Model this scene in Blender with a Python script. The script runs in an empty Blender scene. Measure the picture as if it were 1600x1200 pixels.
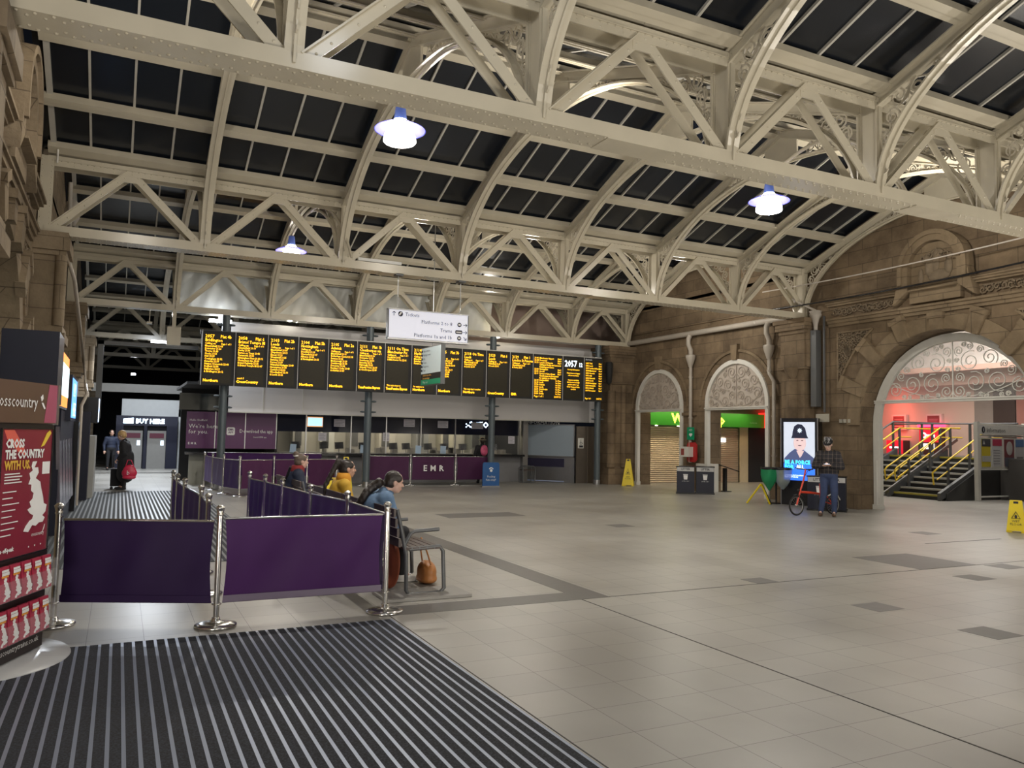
import bpy, math, random
from math import sin, cos, pi, radians, sqrt, atan2
from mathutils import Vector, Matrix, Quaternion

SC = bpy.context.scene
COL = SC.collection
random.seed(7)

# ------------------------------------------------------------------ camera
YAW, PIT, ROL = 0.459192, 0.064940, 0.019620
fw = Vector((sin(YAW)*cos(PIT), cos(YAW)*cos(PIT), sin(PIT)))
r0 = Vector((cos(YAW), -sin(YAW), 0)); u0 = r0.cross(fw)
rt = cos(ROL)*r0 + sin(ROL)*u0
up = -sin(ROL)*r0 + cos(ROL)*u0
cam_data = bpy.data.cameras.new('camera')
cam_data.sensor_width = 36; cam_data.lens = 27.785; cam_data.clip_start = .05; cam_data.clip_end = 300
cam = bpy.data.objects.new('camera', cam_data)
cam.matrix_world = Matrix(((rt.x, up.x, -fw.x, 0), (rt.y, up.y, -fw.y, 0), (rt.z, up.z, -fw.z, 1.65), (0, 0, 0, 1)))
COL.objects.link(cam); SC.camera = cam

# ------------------------------------------------------------------ world, exposure
W = bpy.data.worlds.new('night'); SC.world = W; W.use_nodes = True
W.node_tree.nodes['Background'].inputs[0].default_value = (.012, .014, .02, 1)
W.node_tree.nodes['Background'].inputs[1].default_value = .3
SC.view_settings.view_transform = 'Standard'; SC.view_settings.look = 'None'
SC.view_settings.gamma = 1; SC.view_settings.use_curve_mapping = False
SC.view_settings.exposure = 0.0

def lamp_point(name, loc, power, col, r=.15):
    l = bpy.data.lights.new(name, 'POINT'); l.energy = power; l.color = col; l.shadow_soft_size = r
    o = bpy.data.objects.new(name, l); o.location = loc; COL.objects.link(o); return o
def lamp_area(name, loc, power, col, sx, sy, direction=(0, 0, -1)):
    l = bpy.data.lights.new(name, 'AREA'); l.shape = 'RECTANGLE'; l.size = sx; l.size_y = sy; l.energy = power; l.color = col
    o = bpy.data.objects.new(name, l); o.location = loc
    o.rotation_euler = Vector(direction).to_track_quat('-Z', 'Y').to_euler(); COL.objects.link(o); return o
WARM = (1, .86, .66); COOL = (.86, .92, 1)
def lamp_spot(name, loc, target, power, col, r=.15, ang=150, blend=.6):
    l = bpy.data.lights.new(name, 'SPOT'); l.energy = power; l.color = col; l.shadow_soft_size = r; l.spot_size = radians(ang); l.spot_blend = blend
    o = bpy.data.objects.new(name, l); o.location = loc
    o.rotation_euler = (Vector(target)-Vector(loc)).to_track_quat('-Z', 'Y').to_euler(); COL.objects.link(o); return o
# pendant lamps of the concourse: the three in view (light leaves below the reflector), fill points added unseen
# behind the girders from here, and fill spots and uplights added out of sight
LAMPS_SEEN = [(3.0, 9.4), (9.15, 9.35), (3.1, 17.0)]
NEUT = (1, .93, .82)
for x, y in LAMPS_SEEN: lamp_spot('pendant_and_fill_light', (x, y, 5.27), (x, y, 0), 420, NEUT, .04, 168, .5)
for x, y, z, e in ((.2, 10.0, 6.24, 110), (6.2, 10.0, 6.24, 130), (13.0, 10.0, 6.24, 200), (6.3, 18.0, 5.52, 190), (9.4, 18.0, 5.52, 190), (14.2, 18.0, 5.52, 150)): lamp_point('pendant_and_fill_light', (x, y, z), e, NEUT, .12)  # unseen fill points added behind the girders to even out the light
for x, y, t in ((1.0, -4.5, (3, 20, 2.5)), (8.0, -5.0, (9, 20, 2.5)), (15.0, -4.0, (13, 18, 2.5))): lamp_spot('fill_flood', (x, y, 5.6), t, 620, NEUT, .9, 110, .8)  # fill spots added behind the camera to brighten faces turned this way
for x, y, z, t, e in ((-1.0, 2.6, .5, (1.5, 8, 6), 420), (5.2, 1.4, .5, (5.5, 7.5, 5.5), 620), (12.0, 4.4, .5, (11, 8.5, 5.5), 480), (15.9, 5.6, .6, (13, 10, 6), 420)): lamp_spot('fill_uplight', (x, y, z), t, e, NEUT, .35, 135, .9)  # added fill from below for ribs and soffits, no fixture there
for x in (4.5, 11.5): lamp_spot('fill_uplight', (x, 24.45, 4.95), (x, 18, 7), 160, NEUT, .1, 150, .9)  # added fill above the bulkhead, aimed back at the roof
lamp_point('pendant_and_fill_light', (-.3, 1.5, 5.3), 70, COOL, .2); lamp_point('pendant_and_fill_light', (2.0, 5.2, 6.0), 35, COOL, .3); lamp_point('pendant_and_fill_light', (9.0, .5, 5.5), 150, NEUT, .3)  # unseen lamps overhead, out of frame
lamp_area('ticket_office_light', (9.0, 27.2, 2.5), 110, (1, .93, .8), 7.0, 1.0)
lamp_area('fluorescent_glow', (2.2, 24.2, 4.62), 45, COOL, 1.0, .15)
lamp_area('far_hall_fill', (1.0, 27.5, 5.32), 420, COOL, .3, .3)  # unseen fill added behind the third girder for the far floor
lamp_area('far_strip_light', (1.3, 31.97, 4.78), 330, COOL, .9, .12)
lamp_point('hall_upper_fill', (25.0, 16.0, 5.7), 160, (1, .96, .9), .2)  # fill added to brighten the hall ceiling and upper wall
lamp_area('shop_downlight', (18.5, 23.3, 2.75), 30, (1, .8, .5), 3.2, .25)
lamp_area('shop_downlight', (21.2, 23.3, 2.75), 14, (1, .8, .5), 1.6, .25)
lamp_area('stair_hall_light', (23.5, 16.5, 5.1), 260, (1, .95, .88), 5.0, 6.0)

# ------------------------------------------------------------------ materials
MATS = {}
def mat(name, col, rough=.5, metal=0.0, emit=0.0, ecol=None, var=.06, scale=6.0, bump=0.0, alpha=1.0, trans=0.0, spec=None):
    if name in MATS: return MATS[name]
    m = bpy.data.materials.new(name); m.use_nodes = True; MATS[name] = m
    nt = m.node_tree; b = nt.nodes['Principled BSDF']
    b.inputs['Roughness'].default_value = rough; b.inputs['Metallic'].default_value = metal
    if spec is not None: b.inputs['Specular IOR Level'].default_value = spec
    tc = nt.nodes.new('ShaderNodeTexCoord'); nz = nt.nodes.new('ShaderNodeTexNoise')
    nz.inputs['Scale'].default_value = scale; nz.inputs['Detail'].default_value = 4
    nt.links.new(tc.outputs['Object'], nz.inputs['Vector'])
    mx = nt.nodes.new('ShaderNodeMix'); mx.data_type = 'RGBA'
    mx.inputs[6].default_value = tuple(c*(1-var*1.5) for c in col)+(1,)
    mx.inputs[7].default_value = tuple(min(1, c*(1+var)) for c in col)+(1,)
    nt.links.new(nz.outputs['Fac'], mx.inputs[0]); nt.links.new(mx.outputs[2], b.inputs['Base Color'])
    if emit: 
        b.inputs['Emission Color'].default_value = tuple(ecol or col)+(1,); b.inputs['Emission Strength'].default_value = emit
    if bump:
        bp = nt.nodes.new('ShaderNodeBump'); bp.inputs['Strength'].default_value = bump; bp.inputs['Distance'].default_value = .02
        nt.links.new(nz.outputs['Fac'], bp.inputs['Height']); nt.links.new(bp.outputs['Normal'], b.inputs['Normal'])
    if alpha < 1: b.inputs['Alpha'].default_value = alpha
    if trans: b.inputs['Transmission Weight'].default_value = trans
    return m

def stone_mat(name, c1, c2, mortar, bw=.85, bh=.36, stain=.5):
    m = bpy.data.materials.new(name); m.use_nodes = True; nt = m.node_tree; b = nt.nodes['Principled BSDF']
    L = nt.links.new; N = nt.nodes.new
    g = N('ShaderNodeNewGeometry'); sp = N('ShaderNodeSeparateXYZ'); L(g.outputs['Position'], sp.inputs[0])
    ad = N('ShaderNodeMath'); ad.operation = 'ADD'; L(sp.outputs[0], ad.inputs[0]); L(sp.outputs[1], ad.inputs[1])
    cb = N('ShaderNodeCombineXYZ'); L(ad.outputs[0], cb.inputs[0]); L(sp.outputs[2], cb.inputs[1])
    br = N('ShaderNodeTexBrick'); L(cb.outputs[0], br.inputs['Vector'])
    br.inputs['Color1'].default_value = c1+(1,); br.inputs['Color2'].default_value = c2+(1,); br.inputs['Mortar'].default_value = mortar+(1,)
    br.inputs['Scale'].default_value = 1; br.inputs['Mortar Size'].default_value = .008; br.inputs['Mortar Smooth'].default_value = .3
    br.inputs['Brick Width'].default_value = bw; br.inputs['Row Height'].default_value = bh
    nz = N('ShaderNodeTexNoise'); nz.inputs['Scale'].default_value = 1.3; nz.inputs['Detail'].default_value = 7; nz.inputs['Roughness'].default_value = .65
    L(g.outputs['Position'], nz.inputs['Vector'])
    cr = N('ShaderNodeValToRGB'); cr.color_ramp.elements[0].position = .3; cr.color_ramp.elements[0].color = (stain, stain*.93, stain*.84, 1)
    cr.color_ramp.elements[1].position = .68; cr.color_ramp.elements[1].color = (1.15, 1.12, 1.05, 1)
    L(nz.outputs['Fac'], cr.inputs[0])
    mx = N('ShaderNodeMix'); mx.data_type = 'RGBA'; mx.blend_type = 'MULTIPLY'; mx.inputs[0].default_value = 1
    L(br.outputs['Color'], mx.inputs[6]); L(cr.outputs[0], mx.inputs[7]); L(mx.outputs[2], b.inputs['Base Color'])
    n2 = N('ShaderNodeTexNoise'); n2.inputs['Scale'].default_value = 14; n2.inputs['Detail'].default_value = 6; L(g.outputs['Position'], n2.inputs['Vector'])
    ml = N('ShaderNodeMath'); ml.operation = 'MULTIPLY_ADD'; L(br.outputs['Fac'], ml.inputs[0]); ml.inputs[1].default_value = -1.6; L(n2.outputs['Fac'], ml.inputs[2])
    bp = N('ShaderNodeBump'); bp.inputs['Strength'].default_value = .5; bp.inputs['Distance'].default_value = .02
    L(ml.outputs[0], bp.inputs['Height']); L(bp.outputs['Normal'], b.inputs['Normal'])
    b.inputs['Roughness'].default_value = .85
    MATS[name] = m; return m

def floor_mat():
    m = bpy.data.materials.new('floor_tiles'); m.use_nodes = True; nt = m.node_tree; b = nt.nodes['Principled BSDF']
    L = nt.links.new; N = nt.nodes.new
    g = N('ShaderNodeNewGeometry'); mp = N('ShaderNodeMapping'); mp.inputs['Location'].default_value = (-4.29, -7.0, 0)
    L(g.outputs['Position'], mp.inputs[0])
    br = N('ShaderNodeTexBrick'); br.offset = 0; br.squash = 1; L(mp.outputs[0], br.inputs['Vector'])
    br.inputs['Scale'].default_value = 1; br.inputs['Brick Width'].default_value = .404; br.inputs['Row Height'].default_value = .404
    br.inputs['Mortar Size'].default_value = .0022; br.inputs['Mortar Smooth'].default_value = .1
    br.inputs['Color1'].default_value = (.335, .325, .295, 1); br.inputs['Color2'].default_value = (.305, .295, .27, 1); br.inputs['Mortar'].default_value = (.10, .09, .08, 1)
    nz = N('ShaderNodeTexNoise'); nz.inputs['Scale'].default_value = .7; nz.inputs['Detail'].default_value = 5; L(g.outputs['Position'], nz.inputs['Vector'])
    cr = N('ShaderNodeValToRGB'); cr.color_ramp.elements[0].color = (.86, .85, .84, 1); cr.color_ramp.elements[1].color = (1.1, 1.1, 1.1, 1)
    cr.color_ramp.elements[0].position = .35; cr.color_ramp.elements[1].position = .65; L(nz.outputs['Fac'], cr.inputs[0])
    mx = N('ShaderNodeMix'); mx.data_type = 'RGBA'; mx.blend_type = 'MULTIPLY'; mx.inputs[0].default_value = 1
    L(br.outputs['Color'], mx.inputs[6]); L(cr.outputs[0], mx.inputs[7]); L(mx.outputs[2], b.inputs['Base Color'])
    rr = N('ShaderNodeMapRange'); rr.inputs[3].default_value = .30; rr.inputs[4].default_value = .46; L(nz.outputs['Fac'], rr.inputs[0]); L(rr.outputs[0], b.inputs['Roughness'])
    bp = N('ShaderNodeBump'); bp.invert = True; bp.inputs['Strength'].default_value = .3; bp.inputs['Distance'].default_value = .003
    L(br.outputs['Fac'], bp.inputs['Height']); L(bp.outputs['Normal'], b.inputs['Normal'])
    b.inputs['Specular IOR Level'].default_value = .5
    return m

def stripe_mat(name, pitch, frac, c1, c2, x0):
    m = bpy.data.materials.new(name); m.use_nodes = True; nt = m.node_tree; b = nt.nodes['Principled BSDF']
    L = nt.links.new; N = nt.nodes.new
    g = N('ShaderNodeNewGeometry'); sp = N('ShaderNodeSeparateXYZ'); L(g.outputs['Position'], sp.inputs[0])
    a = N('ShaderNodeMath'); a.operation = 'MULTIPLY_ADD'; L(sp.outputs[0], a.inputs[0]); a.inputs[1].default_value = 1/pitch; a.inputs[2].default_value = 100-x0/pitch
    f = N('ShaderNodeMath'); f.operation = 'FRACT'; L(a.outputs[0], f.inputs[0])
    s = N('ShaderNodeMath'); s.operation = 'LESS_THAN'; L(f.outputs[0], s.inputs[0]); s.inputs[1].default_value = frac
    nz = N('ShaderNodeTexNoise'); nz.inputs['Scale'].default_value = 90; nz.inputs['Detail'].default_value = 3; L(g.outputs['Position'], nz.inputs['Vector'])
    cr = N('ShaderNodeValToRGB'); cr.color_ramp.elements[0].position = .38; cr.color_ramp.elements[0].color = tuple(c*.35 for c in c1)+(1,)
    cr.color_ramp.elements[1].position = .7; cr.color_ramp.elements[1].color = tuple(c*2.0 for c in c1)+(1,); L(nz.outputs['Fac'], cr.inputs[0])
    mx = N('ShaderNodeMix'); mx.data_type = 'RGBA'; L(s.outputs[0], mx.inputs[0]); L(cr.outputs[0], mx.inputs[6]); mx.inputs[7].default_value = c2+(1,)
    L(mx.outputs[2], b.inputs['Base Color'])
    r = N('ShaderNodeMapRange'); r.inputs[3].default_value = .9; r.inputs[4].default_value = .42; L(s.outputs[0], r.inputs[0]); L(r.outputs[0], b.inputs['Roughness'])
    r2 = N('ShaderNodeMath'); r2.operation = 'MULTIPLY'; L(s.outputs[0], r2.inputs[0]); r2.inputs[1].default_value = .5; L(r2.outputs[0], b.inputs['Metallic'])
    MATS[name] = m; return m

CREAM = mat('cream_paint', (.56, .51, .40), .24, var=.10, scale=2.5, bump=.04)
CREAM2 = mat('cream_paint_scroll', (.54, .49, .39), .3, var=.1)
GLASSN = mat('night_glass', (.010, .013, .019), .25, var=.3, scale=.8, bump=.02)
BAR = mat('glazing_bar_paint', (.50, .48, .43), .45)
STONE = stone_mat('sandstone', (.235, .175, .115), (.175, .13, .085), (.10, .078, .052))
STONE2 = stone_mat('sandstone_smooth', (.25, .195, .13), (.225, .172, .113), (.13, .10, .07), 1.2, .5, .62)
CARVED = mat('carved_stone', (.215, .165, .11), .9, var=.35, scale=5, bump=.6)
STONED = mat('stone_in_shade', (.10, .08, .055), .9, var=.3, bump=.4)
STONEL = stone_mat('sandstone_left', (.29, .235, .17), (.22, .175, .12), (.13, .10, .07), .7, .4, .6)
FLOOR = floor_mat()
WHITE = mat('white_paint', (.72, .71, .66), .4)
OFFW = mat('off_white_board', (.56, .50, .44), .6, var=.1, scale=2)
CHROME = mat('polished_steel', (.66, .65, .63), .21, 1.0, var=.02)
STEEL = mat('brushed_steel', (.42, .42, .42), .33, 1.0, var=.1, scale=3)
DSTEEL = mat('dark_grey_steel', (.12, .125, .13), .4, .3)
COLM = mat('grey_blue_column', (.10, .125, .14), .4, .2)
BLACK = mat('black_gloss', (.012, .012, .014), .25)
BLACKM = mat('black_matt', (.015, .015, .016), .7)
NAVY = mat('navy_panel', (.006, .008, .024), .45)
PURP = mat('purple_banner', (.052, .012, .088), .6, var=.15, scale=3, spec=.25)
PURP2 = mat('plum_banner', (.065, .016, .060), .6, var=.15, scale=3, spec=.25)
PURPD = mat('deep_purple_fabric', (.075, .032, .19), .5, var=.2, scale=4)
HEM = mat('banner_hem', (.16, .13, .19), .4)
YEL = mat('yellow_plastic', (.80, .62, .02), .4, var=.03)
YELR = mat('yellow_rail', (.85, .60, .03), .35, var=.03)
GREY = mat('light_grey_panel', (.76, .745, .75), .45, var=.04, scale=1.0)
TXT = mat('white_lettering', (.85, .85, .85), .5)
TXTK = mat('black_lettering', (.03, .03, .04), .6)
AMBER = mat('amber_led', (1, .55, .02), .5, emit=2.6, ecol=(1, .47, .01), var=0)
LEDW = mat('white_led', (.8, .9, 1), .5, emit=3, ecol=(.75, .88, 1), var=0)
LEDB = mat('led_screen_face', (.022, .017, .004), .6, var=.3, scale=30)
GLOWB = mat('backlit_white_sign', (.8, .9, 1), .5, emit=5.5, ecol=(.62, .82, 1), var=0)
LAMPG = mat('lamp_glass_dome', (1, .95, .9), .3, emit=22, ecol=(1, .93, .86), var=0)
FLUO = mat('fluorescent_tube', (1, 1, 1), .3, emit=18, ecol=(.88, .93, 1), var=0)
BLUEDISC = mat('blue_glass_reflector', (.16, .16, .70), .2, trans=.3, var=.02, emit=.35, ecol=(.2, .2, 1), alpha=.9)
SKIN = mat('skin', (.55, .33, .24), .5, var=.05)
SKINP = mat('skin_pale', (.62, .40, .32), .5, var=.05)

# ------------------------------------------------------------------ builders
class MB:
    def __init__(s): s.v = []; s.f = []; s.sm = []
    def add(s, vs, fs, smooth=False):
        n = len(s.v); s.v += [tuple(v) for v in vs]; s.f += [tuple(i+n for i in f) for f in fs]; s.sm += [smooth]*len(fs); return s
    def box(s, x0, x1, y0, y1, z0, z1):
        return s.add([(x0,y0,z0),(x1,y0,z0),(x1,y1,z0),(x0,y1,z0),(x0,y0,z1),(x1,y0,z1),(x1,y1,z1),(x0,y1,z1)],
                     [(0,3,2,1),(4,5,6,7),(0,1,5,4),(1,2,6,5),(2,3,7,6),(3,0,4,7)])
    def bar(s, p0, p1, w, t, side=(0, 1, 0)):
        """rectangular bar from p0 to p1; t thick along 'side', w across"""
        p0 = Vector(p0); p1 = Vector(p1); d = (p1-p0).normalized(); a = Vector(side); a = (a-d*a.dot(d)).normalized(); b = d.cross(a)
        vs = [p+a*i*t/2+b*j*w/2 for p in (p0, p1) for i, j in ((-1,-1),(1,-1),(1,1),(-1,1))]
        return s.add(vs, [(0,3,2,1),(4,5,6,7),(0,1,5,4),(1,2,6,5),(2,3,7,6),(3,0,4,7)])
    def cyl(s, p0, p1, r0, r1=None, n=12, caps=True, smooth=True):
        r1 = r0 if r1 is None else r1
        p0 = Vector(p0); p1 = Vector(p1); d = (p1-p0).normalized()
        a = d.cross(Vector((0,0,1)) if abs(d.z) < .9 else Vector((1,0,0))).normalized(); b = d.cross(a)
        vs = [p+(a*cos(2*pi*i/n)+b*sin(2*pi*i/n))*r for p, r in ((p0, r0), (p1, r1)) for i in range(n)]
        s.add(vs, [(i, (i+1) % n, n+(i+1) % n, n+i) for i in range(n)], smooth)
        if caps: s.add(vs, [tuple(range(n-1, -1, -1)), tuple(range(n, 2*n))])
        return s
    def tube(s, pts, r, n=8, closed=False, flat=None, smooth=True):
        """r number or list; flat=(normal, half width, half thickness) gives a ribbon section"""
        pts = [Vector(p) for p in pts]; m = len(pts); vs = []; ref = None
        for i, p in enumerate(pts):
            if closed: d = (pts[(i+1) % m]-pts[i-1]).normalized()
            else: d = (pts[min(i+1, m-1)]-pts[max(i-1, 0)]).normalized()
            if flat:
                a = Vector(flat[0]); b = d.cross(a).normalized()
                for j, k in ((-1,-1),(1,-1),(1,1),(-1,1)): vs.append(p+a*j*flat[1]+b*k*flat[2])
            else:
                if ref is None: ref = d.cross(Vector((0,0,1)) if abs(d.z) < .9 else Vector((1,0,0))).normalized()
                a = (ref-d*ref.dot(d)).normalized(); ref = a; b = d.cross(a); rr = r[i] if isinstance(r, (list, tuple)) else r
                for k in range(n): vs.append(p+(a*cos(2*pi*k/n)+b*sin(2*pi*k/n))*rr)
        q = 4 if flat else n; fs = []
        for i in range(m if closed else m-1):
            j = (i+1) % m
            for k in range(q): fs.append((i*q+k, i*q+(k+1) % q, j*q+(k+1) % q, j*q+k))
        s.add(vs, fs, smooth and not flat)
        if not closed: s.add(vs, [tuple(range(q-1, -1, -1)), tuple((m-1)*q+k for k in range(q))])
        return s
    def lathe(s, prof, c=(0, 0, 0), n=20, smooth=True):
        c = Vector(c); vs = [c+Vector((r*cos(2*pi*i/n), r*sin(2*pi*i/n), z)) for r, z in prof for i in range(n)]
        fs = [(k*n+i, k*n+(i+1) % n, (k+1)*n+(i+1) % n, (k+1)*n+i) for k in range(len(prof)-1) for i in range(n)]
        s.add(vs, fs, smooth); 
        if prof[0][0] > 1e-4: s.add(vs, [tuple(range(n-1, -1, -1))])
        if prof[-1][0] > 1e-4: s.add(vs, [tuple((len(prof)-1)*n+i for i in range(n))])
        return s
    def ell(s, c, r, n=12, m=8, rot=None):
        c = Vector(c); vs = []; R_ = rot or Matrix.Identity(3)
        for j in range(m+1):
            t = pi*j/m
            for i in range(n): vs.append(c+R_ @ Vector((r[0]*sin(t)*cos(2*pi*i/n), r[1]*sin(t)*sin(2*pi*i/n), r[2]*cos(t))))
        return s.add(vs, [(j*n+i, (j+1)*n+i, (j+1)*n+(i+1) % n, j*n+(i+1) % n) for j in range(m) for i in range(n)], True)
    def prism(s, poly, o, u, v, depth):
        """poly in (a,b) of axes u,v from o, extruded along u x v by depth"""
        o = Vector(o); u = Vector(u); v = Vector(v); w = u.cross(v).normalized()*depth; n = len(poly)
        vs = [o+u*a+v*b for a, b in poly]+[o+u*a+v*b+w for a, b in poly]
        return s.add(vs, [tuple(range(n-1, -1, -1)), tuple(range(n, 2*n))]+[(i, (i+1) % n, n+(i+1) % n, n+i) for i in range(n)])
    def strip(s, A, B, wv):
        """solid between two polylines A,B, thickened by vector wv"""
        A = [Vector(a) for a in A]; B = [Vector(b) for b in B]; wv = Vector(wv); n = len(A)
        vs = A+B+[a+wv for a in A]+[b+wv for b in B]; fs = []
        for i in range(n-1):
            fs += [(i, i+1, n+i+1, n+i), (2*n+i, 3*n+i, 3*n+i+1, 2*n+i+1), (i, 2*n+i, 2*n+i+1, i+1), (n+i, n+i+1, 3*n+i+1, 3*n+i)]
        fs += [(0, n, 3*n, 2*n), (n-1, 3*n-1, 4*n-1, 2*n-1)]
        return s.add(vs, fs)
    def rivet(s, c, nrm, r=.014):
        c = Vector(c); d = Vector(nrm).normalized(); a = d.cross(Vector((0,0,1)) if abs(d.z) < .9 else Vector((1,0,0))).normalized(); b = d.cross(a)
        vs = [c+(a*cos(k*pi/3)+b*sin(k*pi/3))*r for k in range(6)]+[c+d*r*.6+(a*cos(k*pi/3)+b*sin(k*pi/3))*r*.55 for k in range(6)]
        return s.add(vs, [(k, (k+1) % 6, 6+(k+1) % 6, 6+k) for k in range(6)]+[tuple(range(6, 12))], True)
    def text(s, st, size, o, u=(1, 0, 0), v=(0, 0, 1), align='LEFT', ext=.003, wscale=1.0, spacing=1.0, line=1.0, bold=0.0):
        c = bpy.data.curves.new('t', 'FONT'); c.body = st; c.size = size; c.align_x = align; c.resolution_u = 1
        c.space_character = spacing; c.space_line = line; c.offset = bold
        ob = bpy.data.objects.new('t', c); me = ob.to_mesh()
        o = Vector(o); u = Vector(u).normalized(); v = Vector(v).normalized(); w = u.cross(v)
        s.add([o+u*p.co.x*wscale+v*p.co.y+w*ext for p in me.vertices], [tuple(p.vertices) for p in me.polygons])
        ob.to_mesh_clear(); bpy.data.objects.remove(ob); bpy.data.curves.remove(c); return s
    def xf(s, M, k=0):
        s.v = s.v[:k]+[tuple(M @ Vector(v)) for v in s.v[k:]]; return s
    def build(s, name, m, parent=None, kind=None, off=None):
        me = bpy.data.meshes.new(name)
        if off is None: off = OFF.get(parent.name, Vector((0, 0, 0))) if parent else Vector((0, 0, 0))
        me.from_pydata([tuple(Vector(v)-off) for v in s.v], [], s.f); me.update()
        me.polygons.foreach_set('use_smooth', s.sm)
        ms = m if isinstance(m, (list, tuple)) else [m]
        for x in ms: me.materials.append(x)
        o = bpy.data.objects.new(name, me); COL.objects.link(o)
        if parent: o.parent = parent; OFF[o.name] = off
        if kind: o['kind'] = kind
        return o
OFF = {}
def thing(name, label, cat, loc=(0, 0, 0), group=None, kind=None):
    o = bpy.data.objects.new(name, None); COL.objects.link(o); o.location = loc; o.empty_display_size = .1
    o['label'] = label; o['category'] = cat
    if group: o['group'] = group
    if kind: o['kind'] = kind
    OFF[o.name] = Vector(loc); return o
def tag(o, label, cat, group=None, kind=None, origin=None):
    o['label'] = label; o['category'] = cat
    if group: o['group'] = group
    if kind: o['kind'] = kind
    return o
def rebase(o, p):
    """move a single mesh's origin to p"""
    p = Vector(p); 
    for v in o.data.vertices: v.co -= p
    o.location = p; return o
KIDS = {}
def copy_tree(o, parent=None):
    c = o.copy(); COL.objects.link(c)
    if parent: c.parent = parent
    for ch in [x for x in o.children]: copy_tree(ch, c)
    return c
def place(o, loc, rz=0, label=None, group=None):
    o.location = loc; o.rotation_euler = (0, 0, rz)
    if label: o['label'] = label
    if group: o['group'] = group
    return o
def spiral(c, R, turns=1.6, a0=0, hand=1, n=26, rin=.15):
    """points in 2-D"""
    return [(c[0]+R*(1-(1-rin)*i/n)*cos(a0+hand*2*pi*turns*i/n), c[1]+R*(1-(1-rin)*i/n)*sin(a0+hand*2*pi*turns*i/n)) for i in range(n+1)]
ORD = ['first', 'second', 'third', 'fourth', 'fifth', 'sixth', 'seventh', 'eighth', 'ninth', 'tenth', 'eleventh', 'twelfth', 'thirteenth', 'fourteenth', 'fifteenth']

# ------------------------------------------------------------------ floor and mats
GY = [7.25+8.25*i for i in range(-1, 6)]          # girder lines
PX = [-1.3+2.55*i for i in range(8)]              # girder posts
XR = 16.4
m = MB(); m.box(-3.5, 28, -6, 70, -.2, 0); m.build('floor', FLOOR, kind='structure')
DTILE = mat('dark_floor_tile', (.105, .098, .092), .45, var=.1, scale=9)
m = MB(); m.box(4.30, 4.63, 7.0, 16.5, 0, .002); m.box(2.26, 4.63, 6.98, 7.34, 0, .0025); m.build('floor', DTILE, kind='structure')
m = MB()
for x0, x1, y0, y1 in [(9.5, 10.65, 7.02, 8.1), (6.68, 7.0, 6.98, 7.3), (6.73, 7.1, 5.42, 5.76), (6.76, 7.13, 4.27, 4.64), (9.42, 9.78, 6.18, 6.52), (10.7, 11.1, 6.6, 6.94), (5.9, 7.6, 14.6, 15.4), (8.3, 8.7, 12.3, 12.7), (13.2, 13.6, 9.6, 10.0)]:
    m.box(x0, x1, y0, y1, 0, .0018)
m.build('floor', mat('grey_floor_patch', (.15, .145, .14), .5, var=.1, scale=9), kind='structure')
m = MB(); m.box(4.284, 4.296, -3, 7.0, 0, .0022); m.box(4.6, 15.5, 6.99, 7.0, 0, .0022); m.box(2.262, 2.27, -3, 6.98, 0, .002)
m.box(12.0, 14.0, 8.75, 8.78, 0, .002); m.build('floor', mat('expansion_joint', (.03, .028, .026), .6), kind='structure')
PLINTH = mat('bench_plinth', (.30, .29, .27), .5)
m = MB(); m.box(-1.3, 2.24, 0.2, 6.84, .001, .008)
tag(m.build('entrance_mat', stripe_mat('entrance_mat_stripes', .0762, .27, (.016, .019, .028), (.27, .31, .40), -.22)), 'large black entrance mat with thin steel stripes in the foreground', 'mat')
m = MB(); m.box(-1.0, 1.95, 10.6, 22.9, .001, .008)
tag(m.build('entrance_mat', stripe_mat('far_mat_stripes', .0762, .42, (.05, .055, .06), (.17, .18, .18), 0)), 'grey ribbed mat on the far side of the barriers by the woman in black', 'mat')

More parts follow.
